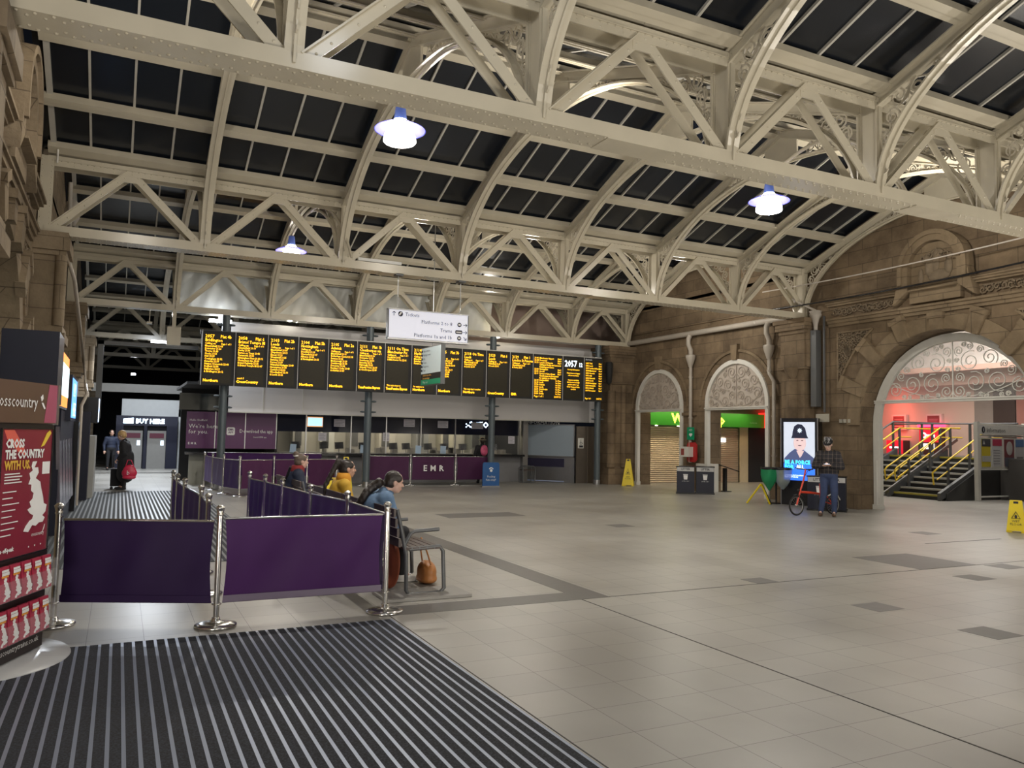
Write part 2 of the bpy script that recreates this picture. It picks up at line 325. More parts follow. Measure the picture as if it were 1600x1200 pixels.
# ------------------------------------------------------------------ iron girders
ordn = ['girder behind the camera', 'nearest lattice girder', 'second lattice girder', 'third lattice girder over the departure boards', 'fourth lattice girder', 'fifth lattice girder', 'farthest lattice girder']
def girder(gi):
    Y = GY[gi]; near = gi in (1, 2)
    xr = 16.38
    t = thing('lattice_girder', ['', 'nearest cream riveted iron girder crossing overhead', 'second cream riveted iron girder, holding the hanging Tickets sign', 'third cream iron girder, right above the amber departure boards', 'fourth cream iron girder, first one beyond the departure boards', 'fifth cream iron girder, dim beyond the fourth', 'farthest cream iron girder, in darkness at the back'][gi], 'girder', (-1.3, Y, 4.9), 'lattice roof girders')
    m = MB(); m.box(-1.3, xr, Y-.18, Y+.18, 4.90, 4.918)
    for s in (-1, 1):
        m.box(-1.3, xr, Y+s*.172-.008, Y+s*.172+.008, 4.918, 5.05); m.box(-1.3, xr, min(Y+s*.18, Y+s*.10), max(Y+s*.18, Y+s*.10), 5.05, 5.062)
    for k, x in enumerate([4.6, 9.6, 13.4]): m.box(x, x+.9, Y-.18, Y+.18, 4.888, 4.90)
    if near:
        n = int((xr+1.2)/.13)
        for i in range(n):
            x = -1.2+i*.13
            for dy in (-.145, -.09, .09, .145): m.rivet((x+(.06 if abs(dy) > .1 else 0), Y+dy, 4.8995), (0, 0, -1), .018)
    m.build('bottom_chord', CREAM, t)
    m = MB(); m.box(-1.3, xr, Y-.15, Y+.15, 6.25, 6.268)
    for s in (-1, 1):
        m.box(-1.3, xr, Y+s*.14-.008, Y+s*.14+.008, 6.09, 6.25)
        m.box(-1.3, xr, min(Y+s*.14, Y+s*.165), max(Y+s*.14, Y+s*.165), 6.19, 6.205)
    if near:
        for i in range(int((xr+1.2)/.1)):
            x = -1.2+i*.1
            for s in (-1, 1): m.rivet((x, Y+s*.153, 6.182), (0, 0, -1), .013)
            if i % 3 == 0:
                for s in (-1, 1): m.rivet((x, Y+s*.148, 6.13), (0, s, 0), .012)
    m.build('top_chord', CREAM, t)
    m = MB(); pts = [(-1.3, 0), (xr, 0)]
    n = 10; prof = [(Y-.14+.28*k/n, 6.40-.11*sin(pi*k/n)) for k in range(n+1)]
    m.strip([(-1.3, a, b) for a, b in prof], [(xr, a, b) for a, b in prof], (0, 0, -.012))
    x = 0
    while x < 16: m.strip([(x, a, b-.012) for a, b in prof], [(x+.1, a, b-.012) for a, b in prof], (0, 0, -.014)); x += 1.28
    m.build('gutter', CREAM, t)
    for i, x in enumerate(PX):
        x = min(x, 16.28)
        m = MB(); w = .055 if 0 < i < 7 else .07
        for s in (-1, 1): m.box(x-w, x+w, Y+s*.15-.012, Y+s*.15+.012, 4.92, 6.25)
        m.box(x-.012, x+.012, Y-.15, Y+.15, 4.92, 6.25)
        m.box(x-w-.02, x+w+.02, Y-.165, Y+.165, 4.92, 5.02)
        if i in (0, 7):
            m.box(x-.10, x+.10, Y-.17, Y-.15, 4.92, 6.25)
            if near:
                for k in range(13):
                    for s in (-1, 1): m.rivet((x+s*.07, Y-.17, 4.98+.1*k), (0, -1, 0), .013)
        m.build('post', CREAM, t)
    for i in range(7):
        xm = (PX[i]+PX[i+1])/2
        for (xa, xb, dz) in ((PX[i]+.1, xm-.05, 1), (PX[i+1]-.1, xm+.05, -1)):
            m = MB()
            p0 = Vector((xa, Y-.13, 5.02)); p1 = Vector((xb, Y-.13, 6.12))
            m.bar(p0, p1, .125, .02)
            m.bar(p0+Vector((0, .26, 0)), p1+Vector((0, .26, 0)), .125, .02)
            d = (p1-p0).normalized(); nn = Vector((-d.z*1, 0, d.x))
            if dz > 0: m.bar(p0+Vector((0, -.03, 0))+nn*.05, p1+Vector((0, -.03, 0))+nn*.05, .018, .06)
            if near or gi == 3:
                for f in (.08, .2, .42, .64, .86, .95): m.rivet(p0.lerp(p1, f)+Vector((0, -.011, 0))-nn*.02, (0, -1, 0), .016)
            m.build('diagonal', CREAM, t)
        if i < 7:
            m = MB()
            m.box(xm-.14, xm+.14, Y-.145, Y-.125, 5.98, 6.12)
            m.build('gusset', CREAM, t)
    return t
for gi in range(1, 7): girder(gi)

# ------------------------------------------------------------------ arched ribs with scrollwork (local: x across, y along, z world)
HS = 4.125
def zr(d): return 6.25+.375*d
def arcp(t): return (.16+(HS-.16)*(1-cos(t)), 4.95+2.15*sin(t))
def arcz(d):
    q = 1-(d-.16)/(HS-.16); return 4.95+2.15*sqrt(max(0, 1-q*q))
def make_rib(detail=True):
    t = thing('roof_rib', '', 'roof rib', (0, 0, 0), 'arched roof ribs')
    for part in ('rafter', 'arch_flange', 'scrollwork'):
        m = MB()
        for s in (-1, 1):
            Yg = s*HS
            def P(d, z, x=0): return Vector((x, Yg-s*d, z))
            if part == 'rafter':
                m.bar(P(.12, zr(.12)-.09), P(HS, zr(HS)-.09), .012 if 0 else .18, .03, (1, 0, 0))
                m.bar(P(.12, zr(.12)-.005), P(HS, zr(HS)-.005), .018, .13, (1, 0, 0))
                m.bar(P(.12, zr(.12)-.175), P(HS, zr(HS)-.175), .018, .11, (1, 0, 0))
                m.box(-.03, .03, min(Yg-s*.12, Yg-s*.18), max(Yg-s*.12, Yg-s*.18), 5.0, zr(.15)-.06)
                # solid plate at the ridge
                A = [P(d, zr(d)-.1, -.02) for d in (HS-.42, HS-.2, HS)]; B = [P(d, arcz(d)-.01, -.02) for d in (HS-.42, HS-.2, HS)]
                m.strip(A, B, (.04, 0, 0))
            elif part == 'arch_flange':
                n = 20; pts = [P(*arcp(pi/2*k/n)) for k in range(n+1)]
                up_ = []
                for k in range(n+1):
                    a = pi/2*k/n; nv = Vector((0, s*(-cos(a)) if 0 else -s*-cos(a), -sin(a)))
                m.tube(pts, 0, flat=((1, 0, 0), .088, .013)); m.tube([p+Vector((0, 0, .0)) for p in pts], 0, flat=((1, 0, 0), .012, .04))
            else:
                th = ((1, 0, 0), .009, .010)
                # spirals down beside the post and along the rib
                seq = []
                for z, d, r in ((5.25, .235, .05), (5.45, .27, .075), (5.67, .30, .095), (5.93, .36, .13)): seq.append((d, z, r))
                seq.append((.47, 6.20-.03, .14))
                d = .72
                while d < HS-.5:
                    gap = zr(d)-.19-arcz(d); r = max(.035, gap/2-.012)
                    seq.append((d, arcz(d)+.015+r, r)); d += r*2+.05
                for k, (dd, zz, r) in enumerate(seq):
                    h = 1 if k % 2 else -1
                    n = 18 if r > .06 else 12
                    m.tube([P(a, b) for a, b in spiral((dd, zz), r, 1.75 if r > .06 else 1.25, pi/2*(k % 4), h, n)], 0, flat=th)
                    if k+1 < len(seq):
                        d2, z2, r2 = seq[k+1]
                        q = [P(dd+r*.2, zz+r*.9*h), P((dd+d2)/2, (zz+z2)/2), P(d2-r2*.2, z2-r2*.9*h)]
                        m.tube(q, 0, flat=th)
        m.build(part, {'rafter': CREAM, 'arch_flange': CREAM, 'scrollwork': CREAM2}[part], t)
    return t
rib0 = make_rib(); used = False
bayn = ['front bay nearer than all girders', 'bay between nearest and second girders', 'bay between second and third girders', 'first bay beyond departure boards', 'second bay beyond departure boards', 'last bay at far end']
for b in range(0, 6):
    for i in range(1, 8 if b < 4 else 4):
        r = rib0 if not used else copy_tree(rib0); used = True
        xx_ = PX[i] if i < 7 else 16.3
        place(r, (xx_, GY[b]+HS, 0), 0, 'cream scrollwork rib, %s from left, in %s' % (ORD[i-1], bayn[b]))

# ------------------------------------------------------------------ roof: glass, bars, purlins
for b in range(0, 6):
    xr = 16.4 if b < 3 else 16.4
    for s in (-1, 1):
        Yr = GY[b]+HS; Yg = Yr+s*HS
        def P(d, z, x): return Vector((x, Yg-s*d, z))
        m = MB(); m.strip([P(.22, zr(.22)+.14, -1.4), P(HS, zr(HS)+.14, -1.4)], [P(.22, zr(.22)+.14, xr), P(HS, zr(HS)+.14, xr)], (0, 0, .01))
        c = m.build('ceiling', GLASSN, kind='structure')
        m = MB(); x = -1.3
        k = 0
        while x < xr:
            if k % 4: m.bar(P(.22, zr(.22)+.12, x), P(HS, zr(HS)+.12, x), .04, .035, (1, 0, 0))
            x += 2.55/4; k += 1
        m.bar(P(.22, zr(.22)+.10, -1.22), P(HS, zr(HS)+.10, -1.22), .08, .08, (1, 0, 0))
        m.build('glazing_bar', BAR, c)
        m = MB()
        for d, h in ((.30, .12), (1.4, .13), (2.68, .13), (3.98, .16)):
            m.bar(P(d, zr(d)+.03, -1.3), P(d, zr(d)+.03, xr), .10, h, (0, s*.375, 1))
            m.bar(P(d-.05, zr(d)-.035, -1.3), P(d-.05, zr(d)-.035, xr), .13, .02, (0, s*.375, 1))
        m.build('purlin', CREAM, c)
# ------------------------------------------------------------------ pendant lamps
def make_lamp():
    t = thing('pendant_lamp', '', 'lamp', (0, 0, 0), 'pendant lamps with blue reflectors')
    m = MB(); m.lathe([(.0, .17), (.07, .16), (.13, .10), (.17, .02), (.20, -.08), (.205, -.13), (.19, -.145), (.0, -.16)], n=28); m.build('glass_dome', LAMPG, t)
    m = MB(); m.lathe([(.10, .11), (.2, .085), (.31, .03), (.325, .015), (.31, .022), (.2, .075), (.10, .10)], n=36); m.build('reflector', BLUEDISC, t)
    m = MB(); m.cyl((0, 0, .15), (0, 0, .34), .085, .06, 16); m.cyl((0, 0, -.16), (0, 0, -.21), .008); m.build('gear_housing', mat('blue_lamp_housing', (.12, .2, .6), .4), t)
    return t
l0 = make_lamp(); l0.location = (*LAMPS_SEEN[0], 5.45)
l0['label'] = 'glowing dome lamp with blue reflector under the nearest girder, left one'
m = MB(); pts = []
for (lx, ly, lab) in ((*LAMPS_SEEN[0], 'glowing dome lamp with blue reflector under the nearest girder, left one'), (*LAMPS_SEEN[1], 'glowing dome lamp with blue reflector under the nearest girder, right one above the arches'), (*LAMPS_SEEN[2], 'glowing dome lamp with blue reflector seen behind the second girder')):
    l = l0 if lab.endswith('left one') else copy_tree(l0)
    l.location = (lx, ly, 5.45); l['label'] = lab
    gy = GY[1] if ly < 12 else GY[2]
    m = MB(); a = Vector((lx+.8, gy+.2, 5.05)); b = Vector((lx, ly, 5.78)); pts = []
    for k in range(17):
        f = k/16; p = a.lerp(b, f); p.z = 5.05+(5.78-5.05)*f+.95*sin(pi*min(1, f*1.0))**.8*(1-.25*f); pts.append(p)
    m.tube(pts, .028, 8); 
    o = m.build('lamp_arm', CREAM, l, off=Vector((lx, ly, 5.45)))

# ------------------------------------------------------------------ stone walls
def arc_pts(yc, zc, R, n=24, a0=0, a1=pi): return [(yc+R*cos(a0+(a1-a0)*k/n), zc+R*sin(a0+(a1-a0)*k/n)) for k in range(n+1)]
def arched_wall(m, X0, dx, ya, yb, ztop, yc, zc, R):
    """solid wall with one arched opening, in the plane x=X0, thickened by dx"""
    m.box(min(X0, X0+dx), max(X0, X0+dx), ya, yc-R, 0, zc); m.box(min(X0, X0+dx), max(X0, X0+dx), yc+R, yb, 0, zc)
    A = arc_pts(yc, zc, R, 24)
    # outer boundary points matched to the arc
    B = []
    for k, (y, z) in enumerate(A):
        a = pi*k/24
        # project radially on the rectangle ya..yb, zc..ztop
        c, s_ = cos(a), sin(a); ts = []
        if c > 1e-6: ts.append((yb-yc)/c)
        if c < -1e-6: ts.append((ya-yc)/c)
        if s_ > 1e-6: ts.append((ztop-zc)/s_)
        tt = min(ts); B.append((yc+c*tt, zc+s_*tt))
    # insert corners
    A2, B2 = [], []
    for k in range(len(A)):
        A2.append(A[k]); B2.append(B[k])
        if k+1 < len(A):
            (y1, z1), (y2, z2) = B[k], B[k+1]
            if abs(y1-yb) < 1e-6 and abs(z2-ztop) < 1e-6 and abs(z1-ztop) > 1e-6: A2.append(A[k+1] if 0 else ((A[k][0]+A[k+1][0])/2, (A[k][1]+A[k+1][1])/2)); B2.append((yb, ztop))
            if abs(z1-ztop) < 1e-6 and abs(y2-ya) < 1e-6 and abs(z2-ztop) > 1e-6: A2.append(((A[k][0]+A[k+1][0])/2, (A[k][1]+A[k+1][1])/2)); B2.append((ya, ztop))
    m.strip([(X0, y, z) for y, z in A2], [(X0, y, z) for y, z in B2], (dx, 0, 0))
def gable(m, X0, dx, y0, y1, zb):
    """wall above zb under the roof slopes between two girders"""
    m.strip([(X0, y0, zb), (X0, (y0+y1)/2, zb), (X0, y1, zb)], [(X0, y0, 6.5), (X0, (y0+y1)/2, 8.05), (X0, y1, 6.5)], (dx, 0, 0))

def facade(Xf, s, yc, parent_mat, left=False):
    """carved arch bay; s = +1 wall body towards +x"""
    st = parent_mat; dx = .7*s
    ya, yb = yc-4.1, yc+3.95
    m = MB(); arched_wall(m, Xf, dx, ya, yb, 4.7, yc, 2.07, 2.15)
    m.box(min(Xf, Xf+dx), max(Xf, Xf+dx), ya, yb, 4.7, 5.3)
    gable(m, Xf+s*.1, .6*s, GY[1], GY[2], 5.3)
    # base block of the piers
    for a, b in ((yc+2.15, yc+3.3), (yc-3.3, yc-2.15)): m.box(min(Xf, Xf-s*.08), max(Xf, Xf-s*.08), a, b, 0, .5)
    w = m.build('wall_left' if left else 'wall_right', st, kind='structure')
    X = Xf-s*.001
    # archivolt with projecting voussoirs
    m = MB(); n = 32
    A = arc_pts(yc, 2.07, 2.15, n); B = arc_pts(yc, 2.07, 2.50, n)
    m.strip([(X, y, z) for y, z in A], [(X, y, z) for y, z in B], (-s*.05, 0, 0))
    for k in range(9):
        a = pi*(k+.0)/8; 
        if k in (0, 8): continue
        wv = .17; R0, R1 = 2.13, {4: 2.52, 3: 2.70, 5: 2.70}.get(k, 2.86)
        c, q = cos(a), sin(a)
        pts = [(yc+c*r-q*e, 2.07+q*r+c*e) for r, e in ((R0, -wv*.8), (R1, -wv), (R1, wv), (R0, wv*.8))]
        m.prism([(p[0], p[1]) for p in pts], (X, 0, 0), (0, 1, 0), (0, 0, 1), -s*.13)
        pts = [(yc+c*r-q*e, 2.07+q*r+c*e) for r, e in ((R1-.12, -wv*1.1), (R1, -wv*1.1), (R1, wv*1.1), (R1-.12, wv*1.1))]
        m.prism([(p[0], p[1]) for p in pts], (X, 0, 0), (0, 1, 0), (0, 0, 1), -s*.16)
    m.build('archivolt', STONE2 if not left else STONEL, w)
    # spandrel carvings
    m = MB(); fr = MB()
    for sd in (-1, 1):
        yo = yc+sd*2.78; zt, zb = 4.43, 3.02
        # triangle edge along circle R=2.9
        edge = []
        for k in range(13):
            z = zb+(zt-zb)*k/12; h = 2.92**2-(z-2.07)**2
            edge.append((yc+sd*sqrt(max(h, 0)), z))
        edge = [(y, z) for y, z in edge if abs(y-yc) < 2.78]
        top_in = yc+sd*1.75
        fr.tube([(X-s*.02, yo, zb)]+[(X-s*.02, yo, zt), (X-s*.02, top_in, zt)], 0, flat=((1, 0, 0), .02, .025))
        fr.tube([(X-s*.02, y, z) for y, z in edge], 0, flat=((1, 0, 0), .02, .025))
        random.seed(11)
        for gy in range(12):
            for gz in range(14):
                z = zb+.05+gz*.1; y = yo-sd*(.06+gy*.1)
                if (y-yc)**2+(z-2.07)**2 < 2.98**2 or z > zt-.04: continue
                if random.random() < .75:
                    m.tube([(X-s*.018, a, b) for a, b in spiral((y, z), .055+.02*random.random(), 1.1, random.random()*6, random.choice((-1, 1)), 9, .2)], 0, flat=((1, 0, 0), .018, .012))
                else:
                    m.ell((X, y, z), (.035, .05, .03), 8, 5)
        for q in range(3): m.ell((X, yo-sd*.3, 3.95+.0*q), (.06, .12, .16), 10, 8)
    m.build('spandrel_carving', CARVED, w); fr.build('carving_frame', STONE2, w)
    # architrave, frieze, cornice
    m = MB()
    for z0, z1, d in ((4.60, 4.68, .05), (4.68, 4.76, .09), (4.76, 4.81, .13), (5.12, 5.17, .10), (5.17, 5.22, .16), (5.22, 5.27, .20)):
        m.box(min(X, X-s*d), max(X, X-s*d), yc-3.2, yc+3.05, z0, z1)
    m.build('cornice', STONE2 if not left else STONEL, w)
    m = MB(); random.seed(5); y = yc-3.0
    while y < yc+2.95:
        if abs(y-yc) > .95:
            r = .085+.03*random.random()
            m.tube([(X-s*.02, a, b) for a, b in spiral((y, 4.965+.02*sin(y*7)), r, 1.3, random.random()*6, random.choice((-1, 1)), 11, .2)], 0, flat=((1, 0, 0), .022, .014))
            m.ell((X-s*.01, y+.09, 4.9+.1*random.random()), (.03, .05, .03), 7, 5); m.ell((X-s*.01, y-.03, 5.05), (.025, .05, .025), 7, 5)
        y += .15
    m.build('frieze_carving', CARVED, w)
    # lunette plaque
    m = MB(); 
    A = [(yc-.62, 5.14)]+[(y, z) for y, z in reversed(arc_pts(yc, 5.62, .60, 16))]+[(yc+.62, 5.14)]
    B = [(yc-1.0, 4.86)]+[(y, z) for y, z in reversed(arc_pts(yc, 5.62, .80, 16))]+[(yc+1.0, 4.86)]
    m.strip([(X, y, z) for y, z in A], [(X, y, z) for y, z in B], (-s*.24, 0, 0))
    B2 = [(yc-.84, 5.3)]+[(y, z) for y, z in reversed(arc_pts(yc, 5.62, .84, 16))]+[(yc+.84, 5.3)]
    A2 = [(yc-.74, 5.3)]+[(y, z) for y, z in reversed(arc_pts(yc, 5.62, .74, 16))]+[(yc+.74, 5.3)]
    m.strip([(X, y, z) for y, z in A2], [(X, y, z) for y, z in B2], (-s*.29, 0, 0))
    m.box(min(X, X-s*.15), max(X, X-s*.15), yc-.62, yc+.62, 4.86, 5.14)
    m.box(min(X, X-s*.27), max(X, X-s*.27), yc-.55, yc+.55, 5.13, 5.16)
    m.box(min(X, X-s*.10), max(X, X-s*.10), yc-.6, yc+.6, 5.14, 6.2)
    m.build('lunette', STONE2 if not left else STONEL, w)
    # relief: a winged beast, generic lumps and curls
    m = MB(); xf = X-s*.10
    for (y, z, a, b, c) in ((.1, 5.42, .06, .28, .15), (-.12, 5.62, .07, .12, .22), (-.2, 5.85, .07, .09, .1), (.33, 5.6, .06, .1, .2), (.36, 5.83, .05, .07, .08), (.02, 5.75, .05, .1, .25), (.05, 5.95, .05, .16, .1), (-.35, 5.45, .05, .07, .2), (.4, 5.3, .05, .1, .06)):
        m.ell((xf, yc-s*0-y, z), (a, b, c), 12, 8)
    for k in range(9): m.ell((xf, yc-.48+.12*k, 5.2), (.05, .05, .06), 8, 6)
    for k in range(5): m.tube([(xf-s*.03, a, b) for a, b in spiral((yc-.3+.14*k, 5.95-.05*abs(k-2)), .09, 1, k, 1, 9, .3)], 0, flat=((1, 0, 0), .03, .015))
    m.build('lunette_relief', CARVED, w)
    return w
YC = 11.57
facade(XR, 1, YC, STONE)
wl = facade(-1.42, -1, YC, STONEL, True)
# blind infill of the left arch and the left wall beyond / before
m = MB(); m.box(-2.0, -1.72, 7.0, 15.9, 0, 5.2); m.build('wall_left', mat('painted_stone_grey', (.34, .35, .31), .6, var=.15), kind='structure')
m = MB(); m.box(-2.2, -1.42, -6, 7.47, 0, 6.4); m.box(-2.2, -1.42, 15.52, 60, 0, 6.3)
for b in (0, 2, 3, 4, 5): gable(m, -1.42, -.6, GY[b], GY[b+1], 6.2)
m.build('wall_left', STONEL, kind='structure')
# the bay right of the small arches
Y2A, Y2B = 15.52, 24.0
m = MB()
arched_wall(m, XR+.1, .6, 20.2, Y2B, 4.95, 21.98, 2.70, 1.30)
arched_wall(m, XR+.1, .6, Y2A, 20.2, 4.95, 18.2, 2.70, 1.36)
m.box(XR+.1, XR+.7, Y2A, Y2B, 4.95, 5.2); m.box(XR+.22, XR+.7, Y2A, Y2B, 5.2, 6.3); gable(m, XR+.22, .5, GY[2], GY[3], 6.2)
for z, d in ((5.35, .06), (5.2, .05)): m.box(XR+.22-d, XR+.3, Y2A, Y2B, z, z+.07)
m.box(XR+.04, XR+.12, 20.0, 20.7, 2.40, 2.50); 
w2 = m.build('wall_right', STONE, kind='structure')
m = MB()
for yc, R in ((21.98, 1.30), (18.2, 1.36)):   # hood mould and keystone
    n = 24; A = arc_pts(yc, 2.7, R+.22, n); B = arc_pts(yc, 2.7, R+.30, n)
    m.strip([(XR+.1, y, z) for y, z in A], [(XR+.1, y, z) for y, z in B], (-.05, 0, 0))
    m.prism([(yc-.10, 2.7+R-.02), (yc+.10, 2.7+R-.02), (yc+.15, 2.7+R+.45), (yc-.15, 2.7+R+.45)], (XR+.1, 0, 0), (0, 1, 0), (0, 0, 1), -.12)
m.build('hood_mould', STONE2, w2)
# wall on the near side of the big arch bay, far piers
m = MB(); m.box(XR, XR+.7, -6, 7.47, 0, 6.4); gable(m, XR, .6, GY[0], GY[1], 6.2); m.build('wall_right', STONE, kind='structure')
def pier(x0, x1, y0, y1, mt, nm, prof=((0, .55, .10), (.55, .62, .05), (.62, 3.55, 0), (3.55, 3.62, .06), (3.62, 4.5, .01), (4.5, 4.6, .05), (4.6, 4.78, .12), (4.78, 4.89, .16))):
    m = MB()
    for z0, z1, e in prof: m.box(x0-e, x1+e, y0-e, y1+e, z0, z1)
    # half-round shaft and bracket
    return m
m = pier(16.05, 16.62, 15.15, 15.95, STONE, '')
m.cyl((16.05, 15.55, .6), (16.05, 15.55, 3.3), .16, .16, 14)
m.lathe([(.02, 3.15), (.12, 3.3), (.20, 3.5), (.24, 3.6)], (16.05, 15.55, 0), 14)
m.lathe([(.02, 3.15), (.10, 3.3), (.17, 3.5), (.20, 3.6)], (16.45, 15.15, 0), 14)
m.cyl((16.2, 15.15, 3.6), (16.2, 15.15, 4.6), .12, .12, 12); m.build('wall_right', STONE, kind='structure')
m = pier(15.5, 16.6, 23.5, 24.4, STONE, ''); m.cyl((15.55, 23.5, .6), (15.55, 23.5, 3.3), .15, n=12); m.cyl((16.05, 23.48, .6), (16.05, 23.48, 3.5), .1, n=12); m.build('wall_right', STONE, kind='structure')
for k, Yg in enumerate((7.25, 15.5, 23.75, 32.0, 40.25)):
    m = MB(); x0, x1 = -1.5, -.98
    for z0, z1, e in ((0, 2.3, -.08), (2.3, 2.95, -.05), (2.95, 3.05, .02), (3.05, 3.2, .09), (3.2, 3.32, .05), (3.32, 4.5, 0), (4.5, 4.58, .05), (4.58, 4.8, .10), (4.8, 4.89, .07)): m.box(x0, x1+e, Yg-.42-e, Yg+.42+e, z0, z1)
    m.cyl((x1-.02, Yg-.42, 3.32), (x1-.02, Yg-.42, 4.5), .09, n=12)
    m.build('wall_left', STONEL, kind='structure')

# ------------------------------------------------------------------ people
def fuse(m, voxel, it=4):
    """join overlapping pieces into one continuous smooth surface"""
    me = bpy.data.meshes.new('tmp'); me.from_pydata(m.v, [], m.f); o = bpy.data.objects.new('tmp', me); COL.objects.link(o)
    r = o.modifiers.new('r', 'REMESH'); r.mode = 'VOXEL'; r.voxel_size = voxel; r.adaptivity = 0
    s = o.modifiers.new('s', 'SMOOTH'); s.factor = .5; s.iterations = it
    dg = bpy.context.evaluated_depsgraph_get(); ev = o.evaluated_get(dg); e = ev.to_mesh()
    q = MB(); q.add([tuple(v.co) for v in e.vertices], [tuple(p.vertices) for p in e.polygons], True)
    ev.to_mesh_clear(); bpy.data.objects.remove(o); bpy.data.meshes.remove(me); return q
def cap(m, p0, p1, r0, r1, n=12):
    m.cyl(p0, p1, r0, r1, n, True); m.ell(p0, (r0, r0, r0), n, 8); m.ell(p1, (r1, r1, r1), n, 8)
def hand(m, w, d, nrm, side, curl=.5):
    """w wrist, d finger direction, nrm palm normal, side (+1/-1) towards the thumb"""
    w = Vector(w); d = Vector(d).normalized(); nrm = Vector(nrm); nrm = (nrm-d*nrm.dot(d)).normalized(); s = d.cross(nrm)*side
    R_ = Matrix((s, d, nrm)).transposed()
    m.ell(w+d*.05, (.042, .052, .018), 12, 8, R_)
    for k, L in enumerate((.070, .078, .072, .056)):
        b = w+d*.088+s*(.030-.020*k); a1 = curl; 
        p1 = b+(d*cos(a1)+nrm*sin(a1))*L*.5; p2 = p1+(d*cos(a1*2.1)+nrm*sin(a1*2.1))*L*.5
        cap(m, b, p1, .0095, .009, 8); cap(m, p1, p2, .009, .0078, 8)
    b = w+d*.03+s*.035; p1 = b+(s*.7+d*.7+nrm*.3).normalized()*.035; p2 = p1+(d*.85+s*.2+nrm*.45).normalized()*.03
    cap(m, b, p1, .012, .0105, 8); cap(m, p1, p2, .0105, .009, 8)
def headmesh(m, c, f, upv, sz=1.0):
    c = Vector(c); f = Vector(f).normalized(); s = f.cross(Vector(upv)).normalized(); u = s.cross(f).normalized()
    R_ = Matrix((f, s, u)).transposed()
    def P(a, b, z): return c+(f*a+s*b+u*z)*sz
    m.ell(P(-.008, 0, .025), (.098*sz, .078*sz, .098*sz), 18, 14, R_)
    m.ell(P(.022, 0, -.045), (.066*sz, .058*sz, .075*sz), 16, 12, R_)
    m.ell(P(.062, 0, -.092), (.024*sz, .026*sz, .02*sz), 10, 8, R_)
    cap(m, P(.088, 0, .012), P(.108, 0, -.022), .009*sz, .015*sz, 8)
    m.ell(P(.090, 0, -.055), (.012*sz, .026*sz, .007*sz), 8, 6, R_); m.ell(P(.088, 0, -.067), (.012*sz, .022*sz, .007*sz), 8, 6, R_)
    for q in (-1, 1):
        m.ell(P(-.005, q*.078, -.012), (.02*sz, .010*sz, .032*sz), 8, 6, R_)
        m.ell(P(.082, q*.032, .028), (.012*sz, .026*sz, .008*sz), 8, 6, R_)
        m.ell(P(.060, q*.04, -.025), (.024*sz, .022*sz, .024*sz), 8, 6, R_)
    return P, R_
EYEW = mat('eye', (.05, .035, .03), .2)
LIP = mat('lips', (.42, .16, .13), .5)
